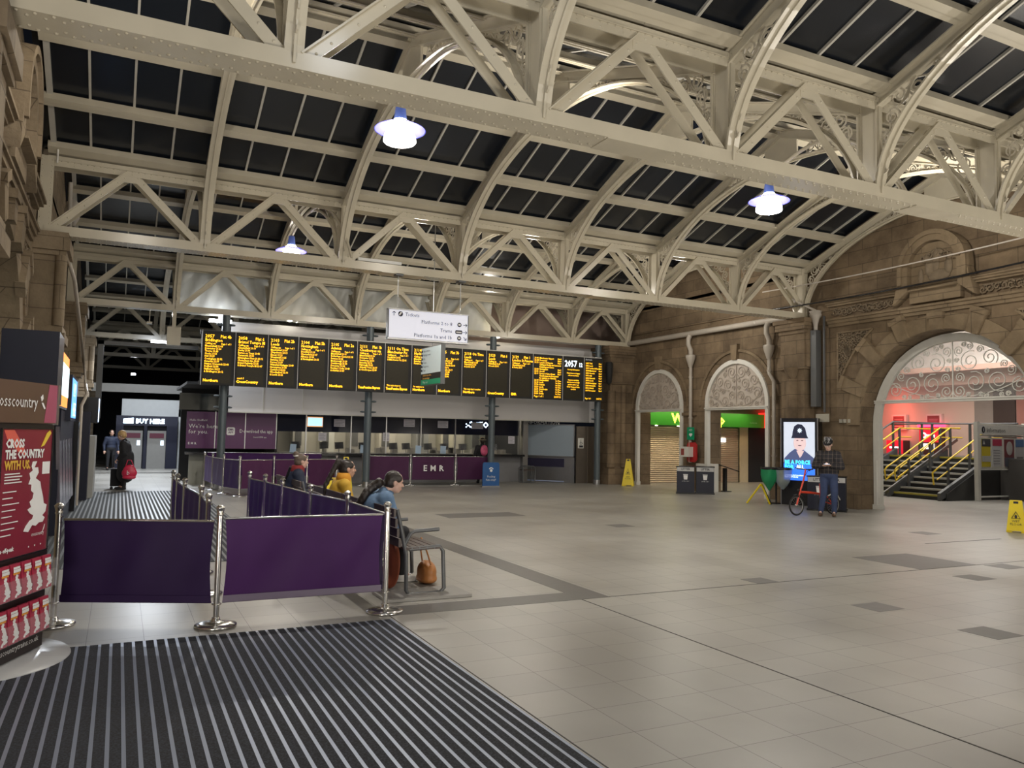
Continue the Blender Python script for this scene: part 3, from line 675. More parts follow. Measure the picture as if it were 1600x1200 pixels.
def figure(label, loc, J, jm, tm, sm, skin=SKIN, vox=.009, jr=1.0, coat=None, face=True, tr=1.0):
    """J: joints in world space"""
    V = {k: Vector(v) for k, v in J.items() if k not in ('flip', 'curl')}
    hip, neck, head = V['hip'], V['neck'], V['head']; f = V['look'].normalized(); rt_ = V['right'].normalized()
    sp = (neck-hip); su = sp.normalized(); HR = (head-neck).normalized()
    m = MB()
    P, R_ = headmesh(m, head, f, HR*.4+Vector((0, 0, 1))*.6, 1.0)
    cap(m, neck-su*.04, head-HR*.05, .055, .05)
    cap(m, hip, neck-su*.12, .10, .09)
    sh = {}
    for q, n_ in ((-1, 'l'), (1, 'r')):
        s_ = neck-su*.07+rt_*q*.175; sh[n_] = s_
        cap(m, neck-su*.07, s_, .05, .045); cap(m, s_, V['el'+n_], .040, .034); cap(m, V['el'+n_], V['wr'+n_], .034, .024)
        hd = V.get('hd'+n_, V['wr'+n_]-V['el'+n_]); hn = V.get('hn'+n_, Vector((0, 0, -1)))
        hand(m, V['wr'+n_], hd, hn, -q if 'flip' not in J else q, J.get('curl', (.6,))[0])
        h_ = hip+rt_*q*.09; cap(m, h_, V['kn'+n_], .06, .045); cap(m, V['kn'+n_], V['an'+n_], .045, .032)
        cap(m, V['an'+n_], V['an'+n_]+V['toe']*.6, .03, .026)
    body = fuse(m, vox, 3).build('person', skin)
    OFF[body.name] = Vector((0, 0, 0)); tag(body, label, 'person')
    # jacket
    m = MB(); 
    R3 = Matrix((rt_.cross(su) if 0 else su.cross(rt_)*-1, rt_, su)).transposed()
    m.ell(hip+sp*.12, (.125*jr, .175*jr, .15), 16, 12, R3); m.ell(hip+sp*.45, (.125*jr, .165*jr, .2), 16, 12, R3); m.ell(neck-su*.17, (.125*jr, .185*jr, .17), 16, 12, R3)
    cap(m, neck-su*.06, neck+HR*.005, .085, .072)
    for q, n_ in ((-1, 'l'), (1, 'r')):
        cap(m, neck-su*.10, sh[n_], .085, .078*jr); cap(m, sh[n_], V['el'+n_], .072*jr, .06*jr); cap(m, V['el'+n_], V['wr'+n_].lerp(V['el'+n_], .08), .058*jr, .042*jr)
    if coat: 
        for z0, z1, ra, rb in coat: 
            cap(m, (hip.x, hip.y, z0), (hip.x, hip.y, z1), ra, rb, 16)
    fuse(m, .013, 4).build('jacket', jm, body)
    m = MB(); m.ell(hip, (.13*tr, .17*tr, .13), 16, 12, R3)
    for q, n_ in ((-1, 'l'), (1, 'r')):
        cap(m, hip+rt_*q*.085, V['kn'+n_], .092*tr, .068*tr); cap(m, V['kn'+n_], V['an'+n_].lerp(V['kn'+n_], .08), .066*tr, .05*tr)
    fuse(m, .013, 3).build('trousers', tm, body)
    toe = V['toe'].normalized()
    for n_ in 'lr':
        m = MB(); a = V['an'+n_]; R4 = Matrix((toe, Vector((0,0,1)).cross(toe), Vector((0,0,1)))).transposed()
        g = a.z-.075
        m.ell((a.x+toe.x*.075, a.y+toe.y*.075, g+.035), (.135, .047, .038), 14, 8, R4); m.ell((a.x, a.y, g+.06), (.055, .045, .055), 12, 8, R4); m.ell((a.x+toe.x*.07, a.y+toe.y*.07, g+.012), (.14, .05, .014), 14, 6, R4)
        fuse(m, .008, 2).build('shoe', sm, body)
    if face:
        m = MB()
        for q in (-1, 1): m.ell(P(.086, q*.031, .012), (.007, .011, .006), 8, 6, R_)
        m.build('eyes', EYEW, body)
        m = MB(); m.ell(P(.097, 0, -.061), (.007, .021, .007), 8, 6, R_); m.build('lips', LIP, body)
    return body, P, R_
def hair_cap(P, R_, k=1.0, low=-.03):
    m = MB(); m.ell(P(-.022, 0, .036), (.101*k, .085*k, .096*k), 18, 12, R_); m.ell(P(-.045, 0, -.01), (.075*k, .080*k, .085*k), 14, 10, R_)
    for q in (-1, 1): m.ell(P(.01, q*.062, .05), (.065, .024, .05), 10, 8, R_)
    return m

HAIRD = mat('dark_hair', (.022, .015, .012), .4, var=.3, scale=40, bump=.3)
HAIRG = mat('fair_hair', (.13, .095, .07), .5, var=.3, scale=40, bump=.3)
DENIM = mat('denim_jacket', (.13, .22, .36), .8, var=.18, scale=14, bump=.2)
MUST = mat('mustard_coat', (.55, .33, .03), .75, var=.15, scale=9, bump=.2)
NAVYC = mat('navy_coat', (.018, .026, .055), .7, var=.2, bump=.2)
BLK = mat('black_cloth', (.014, .014, .017), .8, var=.2, bump=.2)
JEAN = mat('blue_jeans', (.035, .055, .13), .8, var=.25, scale=10, bump=.2)
TRAINER = mat('white_trainer', (.75, .74, .70), .5)
BROWNL = mat('brown_leather', (.10, .055, .03), .45)
TANL = mat('tan_leather', (.42, .17, .05), .45)
# woman in denim jacket (faces +x, leaning forward)
def seated(x, y, lean=.25, headdrop=.0, look=(1, -.05, -.1), arms='lap'):
    h = Vector((x, y, .53)); nk = h+Vector((.50*sin(lean), 0, .50*cos(lean))); hd = nk+Vector((.07+headdrop, 0, .135-headdrop*.3))
    J = dict(hip=h, neck=nk, head=hd, look=look, right=(0, -1, 0), toe=(.12, 0, 0),
             knl=h+Vector((.43, .11, .02)), knr=h+Vector((.43, -.11, .02)), anl=h+Vector((.42, .11, -.455)), anr=h+Vector((.42, -.10, -.455)))
    for q, n_ in ((1, 'l'), (-1, 'r')):
        J['el'+n_] = nk+Vector((.07, q*.22, -.33)); J['wr'+n_] = h+Vector((.31, q*.09, .15)); J['hd'+n_] = (.8, -q*.5, -.15); J['hn'+n_] = (0, 0, -1)
    return J
J = seated(2.46, 8.62, .47, .05, (1, -.12, -.22)); 
b1, P, R_ = figure('seated person in a blue denim jacket leaning forward on the nearest bench', (0,0,0), J, DENIM, BLK, TRAINER, SKINP, jr=1.32, tr=1.1)
m = hair_cap(P, R_); nk = J['neck']
for k in range(9):
    f = k/8; o_ = .10+.075*min(1, f*2.5); m.ell((nk.x-.42*f*sin(.47)-o_*cos(.47)+.03*(1-f), nk.y+.02*sin(f*9), nk.z+.07-.42*f*cos(.47)+o_*sin(.47)), (.05-.015*f, .055-.02*f, .06), 10, 8)
fuse(m, .012, 2).build('hair', HAIRD, b1)
m = MB(); m.ell(tuple(nk+Vector((.01, 0, -.0))), (.10, .125, .045), 16, 8); m.build('collar', DENIM, b1)
J = seated(2.62, 10.55, .17, .0, (1, -.05, -.04))
b2, P, R_ = figure('seated person in a mustard yellow coat with a long dark ponytail', (0,0,0), J, MUST, BLK, BLK, SKIN, jr=1.12)
m = hair_cap(P, R_); m.ell(P(-.10, 0, .10), (.035, .035, .035)); nk = J['neck']
for k in range(11):
    f = k/10; m.ell((nk.x-.07-.13*min(1, f*2)-.05*f, nk.y, nk.z+.22-.62*f), (.036-.018*f, .036-.018*f, .06), 10, 8)
fuse(m, .012, 2).build('hair', HAIRD, b2)
m = MB(); m.lathe([(.095, -.05), (.10, 0), (.085, .06), (.075, .065), (.08, 0)], tuple(nk+Vector((.02, 0, .02))), 18); m.build('collar', mat('orange_lining', (.62, .28, .02), .7), b2)
m = MB(); 
for dy in (-.05, .06): m.bar((nk.x-.15, nk.y+dy-.03, nk.z-.14), (nk.x-.155, nk.y+dy, nk.z-.22), .02, .01); m.bar((nk.x-.15, nk.y+dy+.03, nk.z-.14), (nk.x-.155, nk.y+dy, nk.z-.22), .02, .01)
m.build('back_print', BLK, b2)
J = seated(2.56, 13.1, .10, .0, (1, .05, -.05))
b3, P, R_ = figure('seated person in a navy coat with red collar and a hair bun', (0,0,0), J, NAVYC, BLK, BLK, SKINP, jr=1.25)
m = hair_cap(P, R_, .97); m.ell(P(-.10, 0, .11), (.05, .05, .05)); fuse(m, .012, 2).build('hair', HAIRG, b3)
m = MB(); m.lathe([(.035, -.02), (.06, 0), (.035, .02)], tuple(P(-.085, 0, .085)), 14); m.build('scrunchie', WHITE, b3)
m = MB(); nk = J['neck']; m.lathe([(.11, -.06), (.115, 0), (.09, .05), (.08, .055), (.09, 0)], tuple(nk+Vector((.01, 0, .02))), 18); m.build('collar', mat('dark_red_cloth', (.22, .02, .02), .8), b3)
m = MB(); m.tube([nk+Vector((-.13, -.15, .05)), nk+Vector((-.17, -.02, -.15)), nk+Vector((-.12, .15, -.38))], .02); m.build('bag_strap', BLK, b3)

# standing man with helmet and phone
f = Vector((-.80, -.60, 0)).normalized(); rr = f.cross(Vector((0, 0, 1)))
o = Vector((14.16, 12.68, 0)); h = o+Vector((0, 0, .93))
J = dict(hip=h, neck=h+f*.03+Vector((0, 0, .50)), head=h+f*.09+Vector((0, 0, .655)), look=f*.85+rr*.1+Vector((0, 0, -.42)), right=rr, toe=f*.12,
         knl=o-rr*.12+f*.05+Vector((0, 0, .50)), knr=o+rr*.10+f*.03+Vector((0, 0, .50)), anl=o-rr*.11+Vector((0, 0, .085)), anr=o+rr*.17+Vector((0, 0, .085)),
         ell=h-rr*.27+f*.04+Vector((0, 0, .16)), elr=h+rr*.29+f*.05+Vector((0, 0, .17)), wrl=h-rr*.07+f*.27+Vector((0, 0, .20)), wrr=h+rr*.10+f*.28+Vector((0, 0, .19)),
         hdl=f*.5+rr*.6, hdr=f*.4-rr*.7, hnl=(0, 0, 1), hnr=(0, 0, 1), flip=(1,), curl=(.7,))
def plaid():
    m = bpy.data.materials.new('plaid_shirt'); m.use_nodes = True; nt = m.node_tree; b = nt.nodes['Principled BSDF']; L = nt.links.new; N = nt.nodes.new
    tc = N('ShaderNodeTexCoord'); mp = N('ShaderNodeMapping'); mp.inputs['Rotation'].default_value = (0, 0, -.64); L(tc.outputs['Object'], mp.inputs[0])
    sp = N('ShaderNodeSeparateXYZ'); L(mp.outputs[0], sp.inputs[0]); tot = None
    for ax in (1, 2):
        a = N('ShaderNodeMath'); a.operation = 'MULTIPLY'; L(sp.outputs[ax], a.inputs[0]); a.inputs[1].default_value = 1/.085
        fr = N('ShaderNodeMath'); fr.operation = 'FRACT'; L(a.outputs[0], fr.inputs[0]); s = N('ShaderNodeMath'); s.operation = 'LESS_THAN'; L(fr.outputs[0], s.inputs[0]); s.inputs[1].default_value = .17
        if tot is None: tot = s
        else:
            t2 = N('ShaderNodeMath'); t2.operation = 'ADD'; L(tot.outputs[0], t2.inputs[0]); L(s.outputs[0], t2.inputs[1]); tot = t2
    cr = N('ShaderNodeValToRGB'); cr.color_ramp.elements[0].color = (.018, .017, .022, 1); cr.color_ramp.elements[1].color = (.13, .105, .09, 1)
    d = N('ShaderNodeMath'); d.operation = 'MULTIPLY'; L(tot.outputs[0], d.inputs[0]); d.inputs[1].default_value = .5; L(d.outputs[0], cr.inputs[0]); L(cr.outputs[0], b.inputs['Base Color']); b.inputs['Roughness'].default_value = .85
    return m
bm, P, R_ = figure('standing person in plaid jacket and cycle helmet looking at a phone beside the red bicycle', (0,0,0), J, plaid(), JEAN, BROWNL, SKINP, vox=.008, jr=1.22, tr=1.15)
hlm = MB()
hlm.ell(P(-.005, 0, .075), (.135, .105, .09), 20, 12, R_)
fuse(hlm, .012, 1).build('helmet', mat('dark_cycle_helmet', (.02, .02, .022), .25), bm)
hv = MB()
for q in (-1.6, -.8, 0, .8, 1.6): hv.tube([P(.12-.25*k/8, q*.04*(1 if 0 else sin(pi*(k+1.2)/10.5)), .07+.102*sin(pi*(k+.6)/9.2)) for k in range(9)], .007, 6)
hv.build('helmet_rib', mat('helmet_grey_rib', (.3, .3, .31), .4), bm)
m = MB(); 
for q in (-1, 1): m.tube([P(.098+.003*cos(k*pi/5), q*.034+.021*cos(k*pi/5), .012+.015*sin(k*pi/5)) for k in range(10)], .0035, 6, closed=True)
m.tube([P(.1, -.014, .015), P(.1, .014, .015)], .003, 6); m.build('glasses', mat('pale_spectacle_frame', (.5, .45, .42), .3), bm)
m = MB(); nk = J['neck']; bk = nk-f*.17
m.ell(tuple(bk+Vector((0, 0, -.22))), (.17, .15, .25), 16, 12, Matrix((rr, f, Vector((0, 0, 1)))).transposed())
for q in (-1, 1): m.tube([bk+rr*q*.12+Vector((0, 0, .02)), nk+rr*q*.12+f*.02+Vector((0, 0, .04)), nk+rr*q*.12+f*.14+Vector((0, 0, -.14)), nk+rr*q*.17+f*.02+Vector((0, 0, -.4))], 0, flat=(tuple(rr), .018, .006))
m.tube([bk-rr*.15+Vector((0, 0, -.15)), bk-rr*.22+f*.05+Vector((0, 0, -.3)), bk-rr*.20+f*.05+Vector((0, 0, -.5))], .01)
bp_ = fuse(m, .014, 2).build('backpack', BLK)
tag(bp_, 'black backpack worn by the standing person in the cycle helmet', 'backpack')
m = MB(); pc = h+f*.37+rr*.0+Vector((0, 0, .225)); m.bar(pc-rr*.045+f*-.02, pc+rr*.05+f*.03, .075, .009, (0, 0, 1)); ph = m.build('mobile_phone', BLACK); tag(ph, 'phone held in both hands by the standing person', 'phone')
m = MB(); m.bar(pc-rr*.04+f*-.02+Vector((0, 0, .0055)), pc+rr*.045+f*.03+Vector((0, 0, .0055)), .068, .002, (0, 0, 1)); m.build('screen', mat('lit_phone_screen', (.8, .85, 1), .3, emit=4, var=0), ph)

# far woman with the red bag, man behind her, customer at the counter
f = Vector((-1, .25, 0)).normalized(); rr = f.cross(Vector((0, 0, 1))); o = Vector((.2, 23.6, 0)); h = o+Vector((0, 0, .86))
J = dict(hip=h, neck=h+f*.06+Vector((0, 0, .44)), head=h+f*.14+Vector((0, 0, .585)), look=f+Vector((0, 0, -.35)), right=rr, toe=f*.12,
         knl=o-rr*.08+Vector((0, 0, .46)), knr=o+rr*.08+f*.03+Vector((0, 0, .46)), anl=o-rr*.09+Vector((0, 0, .08)), anr=o+rr*.08+f*.08+Vector((0, 0, .08)),
         ell=h-rr*.22+Vector((0, 0, .12)), elr=h+rr*.22+f*.03+Vector((0, 0, .12)), wrl=h-rr*.18+f*.15+Vector((0, 0, -.03)), wrr=h+rr*.2+f*.1+Vector((0, 0, -.02)), flip=(1,))
bw, P, R_ = figure('standing person in a long black coat with fair hair, far left by the ticket machines', (0,0,0), J, BLK, BLK, BLK, SKINP, vox=.011, jr=1.2, coat=((.40, .9, .22, .19),))
m = hair_cap(P, R_, 1.08); fuse(m, .014, 2).build('hair', mat('blonde_hair', (.55, .36, .16), .6, var=.3, scale=30), bw)
m = MB(); p0 = Vector((.24, 23.3, 0))
m.ell((p0.x+.05, p0.y, .46), (.19, .09, .15), 16, 10); m.ell((p0.x+.05, p0.y, .52), (.16, .07, .16), 16, 10); m.ell((p0.x+.05, p0.y, .34), (.17, .09, .05), 16, 8)
q = fuse(m, .015, 2); q.tube([(p0.x-.05, p0.y, .62), (p0.x+0, p0.y, .80), (p0.x+.08, p0.y, .80), (p0.x+.15, p0.y, .62)], .012, 6)
bg = q.build('shopping_bag', mat('red_carrier_bag', (.62, .02, .07), .4, var=.2)); tag(bg, 'red carrier bag hanging from the hand of the person in the long black coat', 'bag')
m = MB(); m.text('b', .16, (p0.x-.02, p0.y-.1, .42)); m.build('bag_print', TXT, bg)
m = MB()
m.box(-.16, .16, 23.25+.55, 23.6+.55, .08, .55)
for x_ in (-.12, .12): m.cyl((x_, 23.75, .04), (x_, 23.78, .04), .04, n=10)
m.tube([(-.1, 24.1, .5), (-.1, 24.15, .9), (.1, 24.15, .9), (.1, 24.1, .5)], .01); sc_ = m.build('suitcase', BLK); tag(sc_, 'dark wheeled suitcase behind the person in the long black coat', 'suitcase')
f = Vector((.2, -1, 0)).normalized(); rr = f.cross(Vector((0, 0, 1))); o = Vector((-.26, 34.6, 0)); h = o+Vector((0, 0, .84))
def stand(h, o, f, rr): return dict(hip=h, neck=h+Vector((0, 0, .46)), head=h+f*.03+Vector((0, 0, .60)), look=f, right=rr, toe=f*.12,
         knl=o-rr*.1+Vector((0, 0, .46)), knr=o+rr*.1+f*.03+Vector((0, 0, .46)), anl=o-rr*.11+Vector((0, 0, .08)), anr=o+rr*.11+f*.03+Vector((0, 0, .08)),
         ell=h-rr*.25+Vector((0, 0, .14)), elr=h+rr*.25+Vector((0, 0, .14)), wrl=h-rr*.25+f*.1+Vector((0, 0, -.08)), wrr=h+rr*.25+f*.1+Vector((0, 0, -.08)), flip=(1,))
bx, P, R_ = figure('dark dressed person standing far off beside the ticket machines', (0,0,0), stand(h, o, f, rr), NAVYC, BLK, BLK, SKIN, vox=.013)
m = hair_cap(P, R_); fuse(m, .016, 2).build('hair', HAIRD, bx)
f = Vector((.15, 1, 0)).normalized(); rr = f.cross(Vector((0, 0, 1))); o = Vector((11.15, 24.75, 0)); h = o+Vector((0, 0, .84))
by, P, R_ = figure('customer in black at the ticket counter wearing a pink backpack', (0,0,0), stand(h, o, f, rr), BLK, BLK, BLK, SKIN, vox=.013)
m = MB(); m.lathe([(.0, .09), (.06, .085), (.085, .04), (.09, 0), (.15, -.01), (.15, -.02), (.09, -.02)], tuple(P(-.01, 0, .05)), 18); m.build('hat', mat('pale_hat', (.45, .38, .25), .7), by)
m = hair_cap(P, R_, 1.04); fuse(m, .016, 2).build('hair', HAIRD, by)
m = MB(); m.ell((11.13, 24.54, 1.12), (.14, .07, .19), 16, 12); m.ell((11.13, 24.49, 1.05), (.10, .05, .09), 14, 10)
pb = fuse(m, .014, 2).build('backpack', mat('pink_backpack', (.75, .12, .25), .5, var=.25, scale=12)); tag(pb, 'pink backpack on the customer at the ticket counter', 'backpack')

# ------------------------------------------------------------------ queue barriers
def stanchion_proto():
    t = thing('barrier_post', '', 'barrier post', (0, 0, 0), 'polished barrier posts')
    m = MB(); m.lathe([(.0, .0), (.168, .0), (.172, .010), (.168, .022), (.12, .032), (.05, .042), (.035, .06), (.033, .075), (.0, .075)], n=36); m.build('base', CHROME, t)
    m = MB(); m.cyl((0, 0, .05), (0, 0, .93), .0245, n=20); m.lathe([(.025, .18), (.040, .182), (.040, .19), (.025, .192)], n=20); m.build('pole', CHROME, t)
    m = MB(); m.lathe([(.025, .92), (.030, .925), (.030, .935), (.026, .94), (.036, .985), (.040, .99), (.034, .995), (.028, 1.0), (.018, 1.012), (.0, 1.015)], n=20)
    m.tube([(.0, 0, .90), (.045, 0, .90)], .007, 6); m.build('head', CHROME, t)
    return t
sp0 = stanchion_proto(); first = True
POSTS = [(.80, 7.15, 'polished barrier post between the two nearest purple banners'), (2.27, 7.15, 'polished barrier post at the near corner, closest to the bench'), (-.42, 7.66, 'barrier post behind the red leaflet stand'),
 (2.28, 8.62, 'barrier post beside the denim jacket, first behind the near corner'), (2.12, 9.75, 'barrier post beside the bench row, second behind the near corner'), (2.03, 11.1, 'barrier post beside the bench row, third behind the near corner'), (1.96, 12.1, 'barrier post beside the bench row, fourth behind the near corner'), (1.86, 12.95, 'barrier post at the far end of the bench row banners'),
 (.84, 8.55, 'barrier post of the left row, nearest of five'), (.88, 9.8, 'barrier post of the left row, second of five'), (.80, 11.2, 'barrier post of the left row, third of five'), (.78, 12.3, 'barrier post of the left row, fourth of five'), (.78, 13.3, 'barrier post of the left row, farthest of five'),
 (2.25, 24.4, 'barrier post left of the first column, farthest of four'), (2.32, 22.95, 'barrier post left of the first column, third of four'), (2.45, 21.6, 'barrier post right by the first column'), (2.73, 20.7, 'barrier post at the corner just right of the first column'),
 (3.62, 21.1, 'barrier post in the plum row, first after the corner'), (4.55, 21.5, 'barrier post in the plum row, second after the corner'), (5.45, 21.9, 'barrier post in the plum row behind the person in navy'),
 (6.78, 24.0, 'barrier post near the second column'), (8.28, 23.85, 'barrier post left of the EMR banner'), (9.75, 23.7, 'barrier post right of the EMR banner'), (11.05, 23.75, 'barrier post beside the third column')]
for x, y, lab in POSTS:
    s_ = sp0 if first else copy_tree(sp0); first = False
    place(s_, (x, y, 0), random.random()*6, lab)
def banner(p0, p1, z0, z1, mt, label, wav=.012, folds=2, group='barrier banners', txt=None):
    p0 = Vector((*p0, 0)); p1 = Vector((*p1, 0)); d = (p1-p0); L = d.length; d.normalize(); nn = Vector((d.y, -d.x, 0))
    a = p0+d*.045; b = p1-d*.045; L -= .09
    t = thing('barrier_banner', label, 'barrier banner', tuple(a), group)
    m = MB(); nu, nv = 28, 8; vs = []
    for i in range(nu+1):
        for j in range(nv+1):
            u_, v_ = i/nu, j/nv
            w = wav*(sin(u_*pi*folds*2+v_*2.5)*(v_*(1.02-v_)*3)+.5*sin(u_*23+v_*6)*v_*(1-v_)*2)
            sag = -.018*sin(pi*v_)*(u_-.5)*2
            vs.append(a+d*(L*u_+sag)+nn*w+Vector((0, 0, z1-(z1-z0)*v_)))
    m.add(vs, [(i*(nv+1)+j, i*(nv+1)+j+1, (i+1)*(nv+1)+j+1, (i+1)*(nv+1)+j) for i in range(nu) for j in range(nv)], True)
    m.build('fabric', mt, t)
    m = MB(); m.cyl(a+Vector((0, 0, z1)), b+Vector((0, 0, z1)), .011, n=8); m.build('top_rail', CHROME, t)
    m = MB(); m.cyl(a+Vector((0, 0, z0)), b+Vector((0, 0, z0)), .009, n=8)
    m.strip([a+nn*.012+Vector((0, 0, z0)), b+nn*.012+Vector((0, 0, z0))], [a+nn*.012+Vector((0, 0, z0+.055)), b+nn*.012+Vector((0, 0, z0+.055))], nn*.002); m.build('hem', mt if mt is not PURP else HEM, t)
    if txt:
        m = MB(); m.text(txt, .255, a+d*L*.5+nn*.03+Vector((0, 0, (z0+z1)/2-.09)), d, (0, 0, 1), 'CENTER', spacing=1.75, bold=.006); m.build('lettering', TXT, t)
    return t
Z0, Z1 = .20, .895
banner((-.42, 7.66), (.80, 7.15), Z0, Z1-.02, mat('deep_purple_banner', (.020, .006, .048), .6, var=.15, scale=3, spec=.25), 'dark purple banner between the leaflet stand and the nearest post')
banner((.80, 7.15), (2.27, 7.15), Z0, Z1, PURP, 'purple banner at the front beside the bench end', .035, 1.5)
R1 = [(2.27, 7.15), (2.28, 8.62), (2.12, 9.75), (2.03, 11.1), (1.96, 12.1), (1.86, 12.95)]
for k in range(5): banner(R1[k+1], R1[k], Z0, Z1, PURPD, 'blue purple banner behind the benches, %s from the near corner' % ORD[k], .018, 3)
R2 = [(.84, 8.55), (.88, 9.8), (.80, 11.2), (.78, 12.3), (.78, 13.3)]
for k in range(4): banner(R2[k+1], R2[k], Z0, Z1, PURPD, 'purple banner of the left row, %s from the camera' % ORD[k], .018, 3)
R3 = [(2.25, 24.4), (2.32, 22.95), (2.45, 21.6), (2.73, 20.7)]
for k in range(3): banner(R3[k], R3[k+1], Z0, .9, PURPD, ['purple banner left of the first column, farthest', 'purple banner left of the first column, middle', 'purple banner crossing behind the first column'][k], .01, 2)
R4 = [(2.73, 20.7), (3.62, 21.1), (4.55, 21.5), (5.45, 21.9)]
for k in range(3): banner(R4[k], R4[k+1], Z0, .9, PURP2, 'plum banner right of the first column, %s of three' % ORD[k], .01, 2)
banner((5.6, 24.2), (2.3, 24.9), .3, .98, PURP, 'long purple banner in front of the counter at the left', .01, 3)
banner((6.78, 24.0), (8.28, 23.85), Z0, .93, PURP2, 'plum banner just right of the second column', .012, 2)
banner((8.28, 23.85), (9.75, 23.7), Z0, .93, PURP2, 'plum banner printed EMR', .012, 2, txt='EMR')
banner((9.75, 23.7), (11.05, 23.75), Z0, .93, PURP2, 'plum banner behind the blue paw print sign', .012, 2)

# ------------------------------------------------------------------ benches
WOOD = mat('dark_bench_slat', (.055, .032, .026), .45, var=.3, scale=12)
def make_bench(L=2.0):
    t = thing('bench', '', 'bench', (0, 0, 0), 'benches beside the purple banners')
    for y in (0, L*.5, L):
        m = MB(); 
        m.tube([(-.12, y, .88), (-.05, y, .60), (-.01, y, .42), (.0, y, .06), (.03, y, .015), (.36, y, .015), (.41, y, .06), (.39, y, .44), (.35, y, .49), (.02, y, .47)], .022, 8)
        m.box(-.03, .42, y-.03, y+.03, 0, .012); m.build('frame', DSTEEL, t)
        m = MB(); m.tube([(-.03, y, .52), (.03, y, .63), (.08, y, .655), (.34, y, .665)], .02, 8); m.build('armrest', DSTEEL, t)
    for k in range(4):
        m = MB(); x = -.085-.035*k; z = .50+.10*k; m.box(-.10+.0-.02*k-.0, -.075-.02*k, -.02, L+.02, z, z+.085); m.build('back_slat', WOOD, t)
    for k in range(5):
        m = MB(); m.box(-.03+.082*k, .04+.082*k, -.02, L+.02, .465, .49); m.build('seat_slat', WOOD, t)
    return t
be0 = make_bench(); place(be0, (2.68, 7.75, 0), 0, 'dark slatted bench under the person in denim')
b = copy_tree(be0); place(b, (2.68, 9.9, 0), 0, 'dark slatted bench under the person in mustard')
b = copy_tree(be0); place(b, (2.66, 12.3, 0), 0, 'dark slatted bench under the person in navy')
m = MB(); m.box(2.40, 3.3, 7.5, 8.0, .0025, .03); m.build('floor', PLINTH, kind='structure')
m = MB(); m.ell((3.12, 8.35, .13), (.10, .17, .125), 16, 12); m.ell((3.12, 8.35, .06), (.11, .18, .06), 16, 10); q = fuse(m, .014, 3)
q.tube([(3.12, 8.22, .22), (3.08, 8.25, .36), (3.05, 8.36, .50), (3.08, 8.45, .36), (3.12, 8.5, .22)], .009, 6)
hb = q.build('handbag', TANL); tag(hb, 'tan leather handbag on the floor under the nearest bench', 'handbag')
m = MB(); m.ell((2.62, 8.05, .30), (.07, .18, .26), 14, 10); m.ell((2.60, 8.1, .15), (.08, .16, .13), 14, 10); cb = fuse(m, .015, 3).build('rust_coat', mat('rust_cloth', (.22, .05, .02), .8)); tag(cb, 'rust brown bundle hanging behind the nearest bench seat', 'coat')

# ------------------------------------------------------------------ columns and departure boards
COLS = [(2.58, 'first grey column, left end of the departure boards'), (6.78, 'second grey column, behind the person in mustard'), (10.95, 'third grey column, right of the blue paw print sign'), (15.05, 'fourth grey column at the right end of the boards')]
for x, lab in COLS:
    t = thing('steel_column', lab, 'column', (x, 23.6, 0), 'steel columns under the boards')
    m = MB(); m.cyl((x, 23.6, 0), (x, 23.6, 4.885), .11, n=20); m.build('shaft', COLM, t)
    m = MB(); m.cyl((x, 23.6, 0), (x, 23.6, .16), .125, n=20); m.build('foot_collar', STEEL, t)
    m = MB()
    for z in (2.28, 2.60, 4.62):
        for s in (-1, 1): m.lathe([(.02, -.03), (.075, -.02), (.085, 0), (.075, .02), (.02, .03)], (x+s*.17, 23.6, z), 12); m.box(min(x, x+s*.17), max(x, x+s*.17), 23.58, 23.62, z-.012, z+.012)
    m.build('loudspeaker_bracket', COLM, t)
BX = [1.92, 2.79, 3.67, 4.52, 5.39, 6.25, 7.11, 7.96, 8.8, 9.64, 10.49, 11.34, 12.19, 13.33, 14.17, 14.94]
